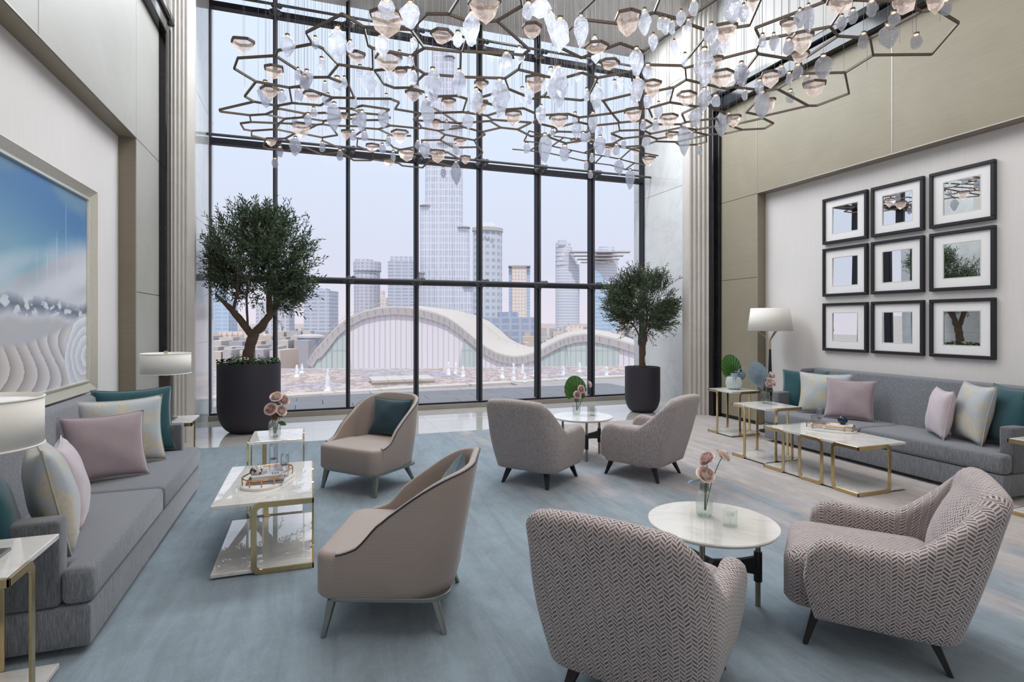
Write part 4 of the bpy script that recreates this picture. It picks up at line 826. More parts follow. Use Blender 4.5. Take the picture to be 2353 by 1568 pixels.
# ------------------------------------------------------------------ olive trees in pots
def pot(name,label,x,y,r,h,flat_):
    t=thing(name,label,'tree planter',(x,y,0)); 
    pr=[(r*.50,0),(r*.52,.004)]+[(r*(.5+.5*math.sin(R(90*k/10))),flat_*(1-math.cos(R(90*k/10)))) for k in range(1,11)]+[(r,h-.01),(r*.995,h),(r*.93,h),(r*.92,h-.05)]
    obj('planter_body',MB().lathe(pr,64,cap=False).lathe([(r*.92,h-.06),(r*.92,h-.05)],48),M['pot'],t,smooth=True,ang=60)
    obj('soil',MB().lathe([(r*.91,h-.05),(r*.91,h-.035)],32),M['soil'],t); return t
def olive(name,label,x,y,z,trunk,crown,nt,leafL,seed,clear=None):
    """trunk: list of polylines with radii; crown centre/radii; nt twigs"""
    rr=random.Random(seed); t=thing(name,label,'tree',(x,y,z)); cx,cy,cz,rx,ry,rz=crown
    for k,(pts,rads) in enumerate(trunk): 
        P=[];Q=[]
        for i in range(len(pts)-1):
            for q in range(4): f=q/4; P.append(Vector(pts[i]).lerp(Vector(pts[i+1]),f)+Vector((rr.uniform(-1,1),rr.uniform(-1,1),0))*rads[i]*.14); Q.append((rads[i]*(1-f)+rads[i+1]*f)*rr.uniform(.9,1.12))
        P.append(Vector(pts[-1])); Q.append(rads[-1]); obj('trunk' if k==0 else 'branch',MB().tube(P,Q,12),M['bark'],t,smooth=True,ang=80)
    V=[];F=[];tw=MB(); up=Vector((0,0,1)); tips=[Vector(p[0][-1]) for p in trunk[1:]]+[Vector(p[0][len(p[0])//2]) for p in trunk[1:]]
    lobes=[]
    for k in range(26):
        d=Vector((rr.gauss(0,1),rr.gauss(0,1),rr.gauss(0,1)+.15)).normalized(); lobes.append(Vector((cx+d.x*rx*.72,cy+d.y*ry*.72,cz+d.z*rz*.72)))
    for L_ in lobes:
        s=min(tips,key=lambda p:(p-L_).length); m_=(s+L_)/2+Vector((rr.uniform(-.05,.05),rr.uniform(-.05,.05),-.03)); tw.tube([s,m_,L_],[.011,.007,.004],5)
    for k in range(nt):
        L_=rr.choice(lobes); o=Vector((rr.gauss(0,1),rr.gauss(0,1),rr.gauss(0,1))); o=o*(min(rx,rz)*.155)
        p=L_+o; e=Vector(((p.x-cx)/rx,(p.y-cy)/ry,(p.z-cz)/rz)); 
        if e.length>1.05 : p=Vector((cx,cy,cz))+ (p-Vector((cx,cy,cz)))*(1.05/e.length)
        if p.z<cz-rz*.8 and rr.random()<.6: continue
        if p.x+x<-1.28: continue
        out=(p-Vector((cx,cy,cz-rz*.6))); out=out.normalized()+Vector((rr.gauss(0,.42),rr.gauss(0,.42),rr.gauss(.12,.35))); out.normalize()
        n=rr.randint(9,13); L2=leafL*n*.30; pts=[p+out*(L2*i/4)+up*(-.0*i) for i in range(5)]; tw.tube([pts[0],pts[4]],[.0028,.0012],3,cap=False)
        side=out.cross(up); side=side.normalized() if side.length>.1 else Vector((1,0,0)); nn=side.cross(out)
        if (p+out*L2).x+x<-1.40: continue
        for i in range(n):
            f=(i+.5)/n; b=p+out*(L2*f); a=i*2.4+rr.uniform(-.4,.4); d=(out*.85+(side*math.cos(a)+nn*math.sin(a))*rr.uniform(.5,.85)).normalized(); l=leafL*rr.uniform(.7,1.15); w=l*.135
            q=d.cross(Vector((rr.uniform(-1,1),rr.uniform(-1,1),rr.uniform(-1,1)))); q=q.normalized() if q.length>.05 else side
            i0=len(V); V+=[b,b+d*l*.45+q*w,b+d*l,b+d*l*.45-q*w]; F.append((i0,i0+1,i0+2,i0+3))
    mb=MB(); mb.v=[tuple(v) for v in V]; mb.f=F
    tag(obj('foliage',mb,M['leaf'],t,fix=False),kind='stuff'); tag(obj('twigs',tw,M['bark'],t),kind='stuff'); return t
PLx,PLy=-.81,8.50
pot('planter','large matt plum-black planter at the left of the window',PLx,PLy,.40,.93,.36)
olive('olive_tree','tall olive tree with forked trunk in the left planter',PLx,PLy,.88,
 [([(.0,0,0),(-.02,0,.14),(.03,.0,.34),(.05,0,.46)],[.085,.07,.065,.07]),
  ([(.04,0,.42),(-.10,.02,.62),(-.26,.05,.82),(-.42,.06,.98)],[.05,.045,.035,.02]),
  ([(.05,0,.44),(.18,-.02,.58),(.26,-.03,.72),(.25,0,.98),(.27,0,1.35)],[.06,.055,.045,.035,.02]),
  ([(.24,-.02,.66),(.36,.02,.84),(.38,.04,1.08)],[.035,.03,.02]),([(-.2,.04,.76),(-.15,0,1.05),(-.12,.0,1.45)],[.022,.018,.01]),([(-.02,0,.55),(-.03,-.05,.95),(.0,-.08,1.3)],[.016,.014,.01]),([(.0,.1,1.1),(.02,.1,1.7)],[.015,.008])],
 (.10,0,1.40,.70,.60,.74),1900,.070,3)
t=thing('ground_ivy','green ivy and small cream blossoms ringing the left tree','plant',(PLx,PLy,.88)); mb=MB(); mb2=MB(); r_=random.Random(4)
for k in range(520):
    a=r_.uniform(0,2*PI); rd=.1+.30*math.sqrt(r_.random()); p=Vector((rd*math.cos(a),rd*math.sin(a),r_.uniform(.02,.15)*(1.1-rd))); q=Matrix.Rotation(r_.uniform(0,6.3),3,'Z')@Matrix.Rotation(r_.uniform(-.9,.9),3,'X'); s=r_.uniform(.03,.055)
    mb.add([p+q@Vector(v)*s for v in ((0,-.5,0),(.4,-.1,.06),(.22,.3,0),(0,.6,-.1),(-.22,.3,0),(-.4,-.1,.06))],[(0,1,2,3,4,5)])
for k in range(9):
    a=r_.uniform(0,2*PI); rd=r_.uniform(.14,.36)
    for q in range(12): p=(rd*math.cos(a)+r_.gauss(0,.02),rd*math.sin(a)+r_.gauss(0,.02),.13+r_.gauss(0,.014)); mb2.ball(p,.008,5,4)
tag(obj('leaves',mb,M['leaf2'],t,fix=False),kind='stuff'); tag(obj('blossoms',mb2,M['blossom'],t),kind='stuff')
PRx,PRy=5.19,8.16
pot('planter','smaller matt plum-black planter at the right of the window',PRx,PRy,.288,.745,.27)
olive('olive_tree','smaller round-crowned olive tree in the right planter',PRx,PRy,.70,
 [([(0,0,0),(-.015,0,.15),(0.01,0,.30),(0.0,0,.36)],[.055,.045,.046,.046]),([(0,0,.33),(-.05,.02,.46),(-.04,0,.62),(-.06,0,.95)],[.034,.028,.022,.014]),([(0,0,.33),(.045,-.02,.5),(.06,0,.66),(.1,0,.95)],[.034,.028,.022,.014]),([(-.03,0,.5),(-.15,.03,.75)],[.015,.008]),([(.05,0,.55),(.2,.0,.8)],[.015,.008])],
 (.01,0,1.10,.56,.50,.50),1500,.058,9)
t=thing('pebble_mulch','black pebbles covering the soil of the right planter','pebbles',(PRx,PRy,.71)); mb=MB(); r_=random.Random(8)
for k in range(150):
    a=r_.uniform(0,2*PI); rd=.26*math.sqrt(r_.random()); mb.ball((rd*math.cos(a),rd*math.sin(a),r_.uniform(.008,.035)),r_.uniform(.014,.024),8,5,(1,.75,.6))
tag(obj('pebbles',mb,M['pebble'],t,smooth=True),kind='stuff')
# ================================================================== OUTDOORS
cY,sY=math.cos(YAW),math.sin(YAW)
def wp(px,py,D):
    """world point at forward distance D along the sight line through photo pixel (px,py): used to survey the far buildings"""
    r=(px-1176.5)/FPX*D; return Vector((r*cY+D*sY,-r*sY+D*cY,EYE+(739-py)/FPX*D))
def onz(px,py,z):
    D=(EYE-z)*FPX/(py-739); p=wp(px,py,D); p.z=z; return p
tr=struct('terrace_ground',MB().prism([(-14,9.8),(30,9.8),(30,17.3),(22,16.55),(8.8,14.95),(2.5,14.15),(-.6,13.5),(-2.4,13.7),(-9,14.55),(-14,15.2)],-.6,-.16),M['paver'])
# pavers between the glazing and the pool, each a slab with open joints
pm=None
for j in range(7):
    for i in range(16):
        x0=-4.5+i*1.05+(.5 if j%2 else 0); y0=9.82+j*.62
        if y0+.6>13.45+.13*max(0,x0+.5): continue
        if pm is None: pm=obj('paving_slab',box(.006,1.044,.006,.614,0,.04),M['paver'],tr,bevel=.002,seg=1); pm.location=(x0,y0,-.16)
        else: inst('paving_slab',pm.data,tr,(x0,y0,-.16))
pe=[(-9,14.6),(-2.4,13.75),(-.6,13.55),(2.5,14.2),(8.8,15.0),(22,16.6)]
def stripe(a,b,z0,z1,w0,w1): 
    d=Vector((b[0]-a[0],b[1]-a[1])).normalized(); n=Vector((-d.y,d.x)); P=[Vector(a)+n*w0,Vector(b)+n*w0,Vector(b)+n*w1,Vector(a)+n*w1]; return MB().prism([tuple(p) for p in P],z0,z1)
cop=thing('pool_coping','pale stone coping strip along the near edge of the fountain pool','coping')
for a,b in zip(pe,pe[1:]):
    L=math.hypot(b[0]-a[0],b[1]-a[1]); n=max(1,round(L/1.2))
    for k in range(n): obj('coping_stone',stripe(lerp(a,b,k/n+.004),lerp(a,b,(k+1)/n-.004),-.16,-.105,-.02,-.42),M['whitestone'],cop,bevel=.003,seg=1)
w=MB().add([(-9,14.6,-.19),(-2.4,13.75,-.19),(-.6,13.55,-.19),(2.5,14.2,-.19),(8.8,15,-.19),(22,16.6,-.19),(26,17,-.19),(26,13.2,-.19)][:6]+[(26,15.6,-.19),(8.6,19.2,-.19),(3.57,20.3,-.19),(-3.4,22.3,-.19),(-9,23,-.19)],[tuple(range(11))])
tag(obj('pool_water',w,M['pool']),'wide shallow rippled fountain pool seen through the window','water pool')
tag(obj('pool_wall',stripe((-2.6,14.6),(-3.6,22.4),-.19,.06,0,.55).prism([(26,15.5),(26,15.62),(8.6,19.35),(3.57,20.45),(-3.4,22.5),(-3.4,22.38),(3.57,20.3),(8.6,19.2)],-.3,-.185),M['whitestone']),'white stone wall along the left side of the fountain pool','pool wall')
pf=thing('stone_platform','low pale stone platform standing in the fountain pool','platform',(2.35,15.85,-.19)); 
for k in range(4): obj('platform_slab',box(-.85+k*.425+.004,-.85+(k+1)*.425-.004,-.55,.55,.06,.13),M['whitestone'],pf,bevel=.004,seg=1)
obj('platform_base',box(-.82,.82,-.52,.52,0,.06),M['whitestone'],pf)
FT=[(682,866,838),(753,904,847),(694,858,836),(1031,862,832),(1047,859,832),(1064,866,840),(1154,870,842),(1180,878,832),(1201,860,836),(1206,886,856),(1228,867,842),(1294,863,840),(1332,857,833),(1394,866,840)]
nm=['leftmost of all the jets','tall jet left of the stone platform, nearest the window','short jet just behind the leftmost jet','left one of the three right of the wide mullion','middle one of the three right of the wide mullion','right one of the three right of the wide mullion','jet just right of the fourth mullion','tallest jet of the right group','jet behind the tallest of the right group','bluish jet in the shade, front of the right group','jet touching the fifth mullion','jet left of the green fan leaf','jet above the green fan leaf','bluish jet left of the right planter']
for k,((px,yb,yt),n_) in enumerate(zip(FT,nm)):
    p=onz(px,yb,-.19); D=p.x*sY+p.y*cY; h=(yb-yt)/FPX*D; r_=random.Random(k); mb=MB(); w_=.03+h*.055
    pr=[]; 
    for i in range(12): f=i/11; pr.append((w_*((1-f)**.6)*(1.3 if f<.1 else 1)*(1+.25*r_.uniform(-1,1))+.006,h*f))
    mb.lathe(pr,10)
    mb.v=[(x+r_.gauss(0,.006),y+r_.gauss(0,.006),z) for x,y,z in mb.v]
    for i in range(26): a=r_.uniform(0,6.3); f=r_.random(); mb.ball((w_*(1.6-f)*math.cos(a),w_*(1.6-f)*math.sin(a),h*f*.9+.01),r_.uniform(.006,.014),5,4)
    o=obj('fountain_jet',mb,M['fountain'],None,smooth=True); o.location=p; tag(o,'white fountain jet in the pool, '+n_,'fountain jet','fountain jets')
# far ground, lake
tag(struct('city_ground',MB().add([(-2500,120,-26),(3000,120,-26),(5000,6500,-26),(-4500,6500,-26)],[(0,1,2,3)]),M['cityground']),kind='structure')
tag(struct('park_ground',MB().add([(-200,24,-12),(260,24,-12),(260,121,-12),(-200,121,-12)],[(0,1,2,3)]),M['cityground']),kind='structure')
tag(obj('lake',MB().add([tuple(wp(478,852,95))[:2]+(-11.5,),tuple(wp(560,852,95))[:2]+(-11.5,),tuple(wp(530,838,118))[:2]+(-11.5,),tuple(wp(470,838,118))[:2]+(-11.5,)],[(0,1,2,3)]),M['lake']),'strip of blue lake water beyond the left end of the pool','lake')
def bmesh_uv(name,polys,mat,parent=None,smooth=False):
    """polys: list of (outline,z0,z1): walls get UV in metres along the perimeter"""
    V=[];F=[];UV=[]
    for P,z0,z1 in polys:
        s=0; n=len(P)
        for i in range(n):
            a,b=P[i],P[(i+1)%n]; L=math.hypot(b[0]-a[0],b[1]-a[1]); k=len(V)
            V+=[(a[0],a[1],z0),(b[0],b[1],z0),(b[0],b[1],z1),(a[0],a[1],z1)]; F.append((k,k+1,k+2,k+3)); UV+=[(s,z0),(s+L,z0),(s+L,z1),(s,z1)]; s+=L
        k=len(V); V+=[(x,y,z1) for x,y in P]; F.append(tuple(range(k,k+n))); UV+=[(-.1,-.1)]*n
    mb=MB(); mb.v=V; mb.f=F; return obj(name,mb,mat,parent,uv=UV,fix=False,smooth=smooth)
def quad(px0,px1,D,depth,rot=0):
    a=wp(px0,0,D); b=wp(px1,0,D); c=(a+b)/2; w=(b-a).length; u=Vector((cY,-sY)); v=Vector((sY,cY))
    ur=u*math.cos(R(rot))+v*math.sin(R(rot)); vr=v*math.cos(R(rot))-u*math.sin(R(rot)); cc=Vector((c.x,c.y))+v*depth/2
    wr=(w-abs(math.sin(R(rot)))*depth)/math.cos(R(rot)) if rot else w
    return [tuple(cc+ur*sx*wr/2+vr*sy*depth/2) for sx,sy in ((-1,-1),(1,-1),(1,1),(-1,1))]
def circ(px0,px1,D,n=28,sq=1):
    a=wp(px0,0,D); b=wp(px1,0,D); c=(a+b)/2; r=(b-a).length/2; v=Vector((sY,cY)); c=Vector((c.x,c.y))+v*r
    return [(c.x+r*math.cos(2*PI*i/n),c.y+r*sq*math.sin(2*PI*i/n)) for i in range(n)]
def zt_(py,D): return EYE+(739-py)/FPX*D
def tower(name,label,mat,parts,D,extra=None,cat='skyscraper'):
    t=thing(name,label,cat,(0,0,0)); 
    for nm_,P,top in parts: bmesh_uv(nm_,[(P,-26,zt_(top,D))],M[mat],t,smooth=len(P)>8)
    return t
G0=-26
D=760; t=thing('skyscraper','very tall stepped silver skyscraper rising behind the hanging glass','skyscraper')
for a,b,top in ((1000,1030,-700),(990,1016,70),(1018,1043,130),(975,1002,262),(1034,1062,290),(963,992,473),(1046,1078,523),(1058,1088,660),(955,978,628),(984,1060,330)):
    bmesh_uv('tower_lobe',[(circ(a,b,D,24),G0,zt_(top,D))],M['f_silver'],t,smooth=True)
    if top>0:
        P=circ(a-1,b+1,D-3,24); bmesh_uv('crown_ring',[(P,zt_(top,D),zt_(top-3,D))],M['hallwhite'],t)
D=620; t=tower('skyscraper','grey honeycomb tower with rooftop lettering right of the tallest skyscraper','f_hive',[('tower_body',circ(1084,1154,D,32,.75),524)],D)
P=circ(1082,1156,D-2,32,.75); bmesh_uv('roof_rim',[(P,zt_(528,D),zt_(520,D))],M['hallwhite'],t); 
# rooftop lettering
fc=bpy.data.curves.new('sign','FONT'); fc.body='EMAAR'; fc.size=6.2; fc.extrude=.4; fc.offset=.12; fc.align_x='CENTER'; fo=bpy.data.objects.new('sign',fc); C.objects.link(fo)
dg=bpy.context.evaluated_depsgraph_get(); me=bpy.data.meshes.new_from_object(fo.evaluated_get(dg)); bpy.data.objects.remove(fo); me.materials.clear(); me.materials.append(M['fountain'])
o=inst('sign_lettering',me,t,wp(1116,520,D-3),(R(90),0,-YAW))
D=900
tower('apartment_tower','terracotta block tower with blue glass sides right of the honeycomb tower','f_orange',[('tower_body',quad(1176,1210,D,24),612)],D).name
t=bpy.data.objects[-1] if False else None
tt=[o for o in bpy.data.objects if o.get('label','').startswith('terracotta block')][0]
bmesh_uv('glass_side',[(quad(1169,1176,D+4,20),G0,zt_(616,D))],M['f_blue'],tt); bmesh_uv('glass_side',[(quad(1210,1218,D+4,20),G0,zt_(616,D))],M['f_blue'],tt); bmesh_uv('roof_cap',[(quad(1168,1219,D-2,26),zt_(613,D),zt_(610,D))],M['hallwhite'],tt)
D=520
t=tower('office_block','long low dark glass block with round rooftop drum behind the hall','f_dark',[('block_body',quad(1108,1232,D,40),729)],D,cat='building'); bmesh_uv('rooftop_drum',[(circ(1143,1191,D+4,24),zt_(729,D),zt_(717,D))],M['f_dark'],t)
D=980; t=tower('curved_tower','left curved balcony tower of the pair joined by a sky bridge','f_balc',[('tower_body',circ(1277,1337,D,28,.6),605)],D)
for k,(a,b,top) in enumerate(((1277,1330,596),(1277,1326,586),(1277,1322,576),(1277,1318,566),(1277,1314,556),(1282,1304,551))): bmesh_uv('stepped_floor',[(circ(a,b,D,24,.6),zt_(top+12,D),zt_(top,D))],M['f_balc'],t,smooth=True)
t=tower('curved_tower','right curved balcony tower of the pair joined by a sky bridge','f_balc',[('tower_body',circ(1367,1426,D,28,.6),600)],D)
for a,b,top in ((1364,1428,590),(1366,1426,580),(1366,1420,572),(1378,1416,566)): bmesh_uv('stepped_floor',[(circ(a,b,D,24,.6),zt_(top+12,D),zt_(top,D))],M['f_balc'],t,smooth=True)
t=thing('sky_bridge','slim cantilevered sky bridge linking the two curved towers','bridge')
for a,b,y0,y1 in ((1310,1449,581,578),(1320,1434,589,587),(1328,1424,597,595),(1337,1400,604,602.5)): bmesh_uv('bridge_deck',[(quad(a,b,D-6,14),zt_(y0,D),zt_(y1,D))],M['hallwhite'],t)
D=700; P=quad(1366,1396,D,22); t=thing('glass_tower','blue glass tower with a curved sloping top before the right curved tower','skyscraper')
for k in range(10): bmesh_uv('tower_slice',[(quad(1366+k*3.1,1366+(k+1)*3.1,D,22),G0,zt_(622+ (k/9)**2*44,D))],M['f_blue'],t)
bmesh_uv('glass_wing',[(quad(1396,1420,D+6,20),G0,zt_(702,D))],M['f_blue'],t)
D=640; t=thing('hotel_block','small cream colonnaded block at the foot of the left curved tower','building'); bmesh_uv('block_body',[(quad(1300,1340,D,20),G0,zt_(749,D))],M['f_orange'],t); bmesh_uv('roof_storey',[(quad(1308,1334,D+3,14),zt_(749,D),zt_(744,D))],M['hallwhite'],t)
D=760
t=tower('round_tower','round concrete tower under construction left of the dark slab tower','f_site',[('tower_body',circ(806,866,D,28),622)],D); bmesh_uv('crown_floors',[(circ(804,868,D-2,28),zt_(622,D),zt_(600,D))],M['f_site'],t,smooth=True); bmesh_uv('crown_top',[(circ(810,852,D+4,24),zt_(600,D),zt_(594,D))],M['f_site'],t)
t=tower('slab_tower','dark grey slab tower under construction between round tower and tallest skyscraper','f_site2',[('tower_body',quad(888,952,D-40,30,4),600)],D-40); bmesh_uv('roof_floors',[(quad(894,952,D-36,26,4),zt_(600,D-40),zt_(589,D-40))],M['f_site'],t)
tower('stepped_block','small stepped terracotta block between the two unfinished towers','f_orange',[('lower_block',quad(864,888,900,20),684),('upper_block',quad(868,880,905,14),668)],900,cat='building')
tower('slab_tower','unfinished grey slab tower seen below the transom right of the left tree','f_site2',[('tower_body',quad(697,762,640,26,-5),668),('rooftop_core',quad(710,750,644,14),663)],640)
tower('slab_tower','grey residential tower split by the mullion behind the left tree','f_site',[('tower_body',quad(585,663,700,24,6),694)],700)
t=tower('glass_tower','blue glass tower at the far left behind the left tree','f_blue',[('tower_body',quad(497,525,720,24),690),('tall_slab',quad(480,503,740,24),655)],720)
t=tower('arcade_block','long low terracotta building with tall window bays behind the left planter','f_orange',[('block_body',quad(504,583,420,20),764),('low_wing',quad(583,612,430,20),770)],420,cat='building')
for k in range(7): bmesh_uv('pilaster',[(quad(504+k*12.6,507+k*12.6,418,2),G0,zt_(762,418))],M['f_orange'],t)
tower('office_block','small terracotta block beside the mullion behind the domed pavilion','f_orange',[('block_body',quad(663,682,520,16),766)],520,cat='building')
D=260; t=thing('domed_pavilion','low dark glass pavilion with a curved dish roof left of the white hall','building')
c=wp(714,0,D); rr_=32/FPX*D; obj('glass_drum',MB().lathe([(rr_*.62,-14),(rr_*.98,zt_(776,D))],36,(c.x,c.y+rr_)),M['f_dark'],t,smooth=True); obj('dish_roof',MB().lathe([(rr_*1.02,zt_(777,D)),(rr_,zt_(773,D)),(rr_*.6,zt_(769,D)),(.1,zt_(768,D))],36,(c.x,c.y+rr_)),M['hallwhite'],t,smooth=True)
# low town between: one block each, nearest rows large enough to tell apart
r_=random.Random(12); cl=[(196,182,172),(180,176,176),(200,190,182),(168,166,172)]; LM=[flat('town_wall_%s'%('ochre','grey','cream','slate')[k],cl[k],.8,0,.08,.1) for k in range(4)]
k=0
for row,(D,yb) in enumerate(((150,812),(190,800),(250,790),(340,780),(520,768),(900,760))):
    px=470+r_.uniform(0,10)
    while px<1470:
        w_=r_.uniform(14,34)*(1 if row>1 else 1.2)
        if not (row<2 and px>640) and not(px>700 and row<4 and px<1175):
            o=bmesh_uv('town_house',[(quad(px,px+w_,D,10,r_.uniform(-8,8)),-26,zt_(yb-r_.uniform(2,9),D))],LM[k%4]); where='%s, %s'%(('far left of the left planter' if px<525 else 'behind the left planter trunk' if px<612 else 'between left planter and second mullion' if px<800 else 'between second and fourth mullion' if px<1103 else 'between fourth and fifth mullion' if px<1237 else 'between fifth and sixth mullion' if px<1360 else 'right of the sixth mullion'),('front row','second row','third row','fourth row','fifth row','farthest row')[row])
            tag(o,'low flat roofed %s town block %s'%(('ochre','grey','cream','slate grey')[k%4],where),'building','low flat roofed %s town block %s'%(('ochre','grey','cream','slate grey')[k%4],where)); k+=1
        px+=w_+r_.uniform(4,16)
# ------------------------------------------------------------------ white wave-roofed hall
DH=150
top=[(704,838),(714,821),(726,804),(746,783),(769,757),(800,733),(835,717),(870,709),(905,706),(940,708),(965,712),(1000,721),(1027,731.6),(1050,747),(1066,760),(1097,786),(1118,801),(1139,812),(1160,818),(1181,821),(1205,819),(1235,810),(1258,797),(1283,784),(1300,777),(1321,771.5),(1345,769),(1366,770),(1410,779.5),(1456,794),(1490,808),(1530,828)]
bot=[(y+ (17 if 720<x<1500 else 6)) for x,y in top]; botx=[(x+ (14-10*sm(704,800,x)*1 if x<820 else (0))) for x,y in top]
bk=[(704,836),(714,819),(726,802),(746,781),(769,755),(800,731),(835,715),(870,706),(905,703),(940,705),(965,709),(1010,711),(1060,716),(1090,724),(1123,738),(1150,759),(1171,779),(1190,789),(1215,797),(1225,798),(1240,795),(1258,786),(1283,773),(1300,767),(1321,762),(1345,760),(1366,759.5),(1410,767),(1456,782),(1490,797),(1530,818),(1560,830)]
t=thing('concert_hall','large white concert hall with a flowing wave-shaped roof across the water','building')
T=[wp(x,y,DH) for x,y in top]; Bt=[wp(bx,b,DH+.2) for bx,b in zip(botx,bot)]; Tb=[wp(x,y,DH+24) for x,y in bk]
mb=MB(); mb.grid([T,Bt]); mb.grid([Bt,[p+Vector((sY,cY,0))*3 for p in Bt]]); obj('fascia',mb,M['hallwhite'],t,smooth=True,fix=False)
mb=MB(); N_=6; rows_=[[T[i].lerp(Tb[i],k/N_)+Vector((0,0,.9*math.sin(PI*k/N_)*(1 if 940<top[i][0] else .2))) for i in range(len(T))] for k in range(N_+1)]; mb.grid(rows_); obj('roof_skin',mb,M['hallroof'],t,smooth=True,fix=False)
back=[p+Vector((0,0,-1)) for p in Tb]
# fascia ticks (gutter brackets) and roof rails
for i in range(len(T)-1):
    for q in (.25,.75):
        a=T[i].lerp(T[i+1],q)+Vector((-sY,-cY,0))*.15; d=(T[i+1]-T[i]).normalized(); n=Vector((0,0,-1)); obj('fascia_joint',MB().bar(a+n*.15,a+n*1.15+d*.25,.10,.10),M['f_dark'],t)
rail=MB()
for off in (1.0,): 
    pts=[p+Vector((0,0,off)) for p in rows_[3]]; rail.tube(pts,.06,5)
    for p in rows_[3]: rail.tube([p,p+Vector((0,0,off))],.04,4)
rail.tube([p+Vector((0,0,.3)) for p in rows_[0]],.09,5); obj('roof_rail',rail,M['hallwhite'],t)
# wall under the fascia, set back, in bays
def hallwall(name,x0,x1,mat,setb,skl=0,skr=0):
    xs=[x0]+[x for x in botx if x0<x<x1]+[x1]; V=[];UV=[];F=[]
    for x in xs:
        y=float(np.interp(x,botx,bot))
        a=wp(x,y-1,DH+setb); fx=(x-x0)/(x1-x0); xb=x+(skl*(1-fx)+skr*fx); b=wp(xb,860,DH+setb); V+=[tuple(b),tuple(a)]; UV+=[((xb-700)*.1154,b.z),((x-700)*.1154,a.z)]
    F=[(2*i,2*i+2,2*i+3,2*i+1) for i in range(len(xs)-1)]; mb=MB(); mb.v=V; mb.f=F; return obj(name,mb,M[mat],t,uv=UV,fix=False)
hallwall('clad_wall',716,1530,'f_hall',.9); hallwall('glazed_wall',722,790,'f_hallglass',.7,0,20); hallwall('glazed_wall',1066,1098,'f_hallglass',.7,-14,14); hallwall('glazed_wall',1238,1300,'f_dark' if False else 'f_hallglass',.75,-14,10); hallwall('glazed_wall',1302,1425,'f_hallglass',.65,6,-12)
# facade mullions you can count
for k in range(62):
    x=738+k*12.2
    if x>1450: break
    y=float(np.interp(x,botx,bot))
    obj('wall_fin',MB().bar(wp(x,y,DH+.6),wp(x,860,DH+.6),.10,.12),M['hallwhite'],t)
# ================================================================== CHANDELIER
ch=thing('chandelier','huge bronze lattice chandelier hung with faceted clear glass crystals and lit bowls','chandelier',(2.3,6,CEIL))
CHO=Vector((2.3,6,CEIL))
def netz(x,y): return 3.97+.085*math.sin(x*1.15+.6)*math.cos(y*.8)+.07*math.sin(y*1.7+x*.5)
BW=[(225,425,190,100),(1515,240,290,210),(2020,350,200,95),(1250,530,150,80),(1540,585,240,130),(1640,665,120,70),(512,665,170,95),(465,845,150,90),(850,880,150,70),(1765,875,140,80),(2078,945,120,80),(1960,1130,90,75),(750,1185,165,115),(485,1290,95,65),(1140,1060,60,60),(1157,1225,80,85),(1395,1340,120,60),(1640,1245,150,110),(1545,1475,110,55),(1705,1410,150,95),(1978,1420,150,100),(2185,1290,100,60),(2232,1448,90,65)]
BW=[(500+a/3.92,b/3.92,c/3.92,d/3.92) for a,b,c,d in BW]
BW+=[(1000+a/3.485,b/3.485,c/3.485,d/3.485) for a,b,c,d in [(395,100,260,180),(775,265,155,100),(1290,400,190,60),(1545,210,210,170),(1400,530,150,65),(370,690,105,60),(800,690,170,115),(1735,725,140,120),(365,870,130,95),(625,960,130,105),(990,985,150,95),(1585,935,145,95),(2015,805,150,100),(1870,980,150,90),(1895,1095,100,50)]]
BW+=[(1500+a/2.756,b/2.756,c/2.756,d/2.756) for a,b,c,d in [(1195,40,160,90),(1595,45,150,100),(1790,40,110,100),(635,30,80,90),(460,230,150,110),(865,180,100,80),(945,285,130,120),(930,370,110,60),(410,395,70,50),(435,510,140,90),(745,515,120,90),(1022,577,140,90),(515,775,85,70),(750,670,50,80)]]
BL=[(1000+a/3.485,b/3.485,c/3.485,d/3.485) for a,b,c,d in [(1125,1140,80,40),(1250,1135,50,40),(1395,1200,90,60),(1608,1218,70,45),(1710,1300,110,70)]]   # bowls on the tilted lower net
PD=[(630,320,515,120),(1078,245,560,150),(1525,0,140,140),(1735,15,275,155),(2290,110,430,150),(1485,310,515,120),(880,335,440,55),(1195,370,475,60),(1768,335,460,65),(2165,290,420,85),(1640,465,560,55),(1735,505,600,55),(937,525,630,65),(725,617,725,45),(805,637,820,110),(780,685,800,80),(1283,595,700,60),(1360,625,870,125),(1550,605,740,65),(1765,638,765,75),(1765,750,915,110),(1938,620,945,135),(2177,632,870,110),(1078,697,820,85),(1143,695,800,50),(968,740,840,50),(430,735,975,120),(580,822,930,65),(733,803,915,75),(990,847,950,70),(1228,880,972,60),(1520,852,960,50),(2330,800,1030,110),(1050,930,1185,120),(865,972,1055,55),(815,1025,1128,65),(697,1065,1125,50),(1275,1000,1100,55),(1300,1000,1190,90),(1235,1045,1130,50),(1495,985,1158,95),(1890,885,1145,120),(2255,1015,1170,95),(2063,1090,1180,45),(1218,1180,1265,60),(1323,1183,1270,60),(700,1237,1410,97),(943,1280,1370,50),(562,1322,1412,58),(518,1425,1515,48),(1103,1350,1445,58),(1537,1232,1315,48),(1483,1298,1382,55),(1803,1265,1345,45),(1868,1275,1430,95),(1583,1360,1450,45),(2148,1303,1395,58),(2147,1455,1675,85),(2033,1512,1600,48)]
PD=[(500+a/3.92,b/3.92,c/3.92,d/3.92) for a,b,c,d in PD]
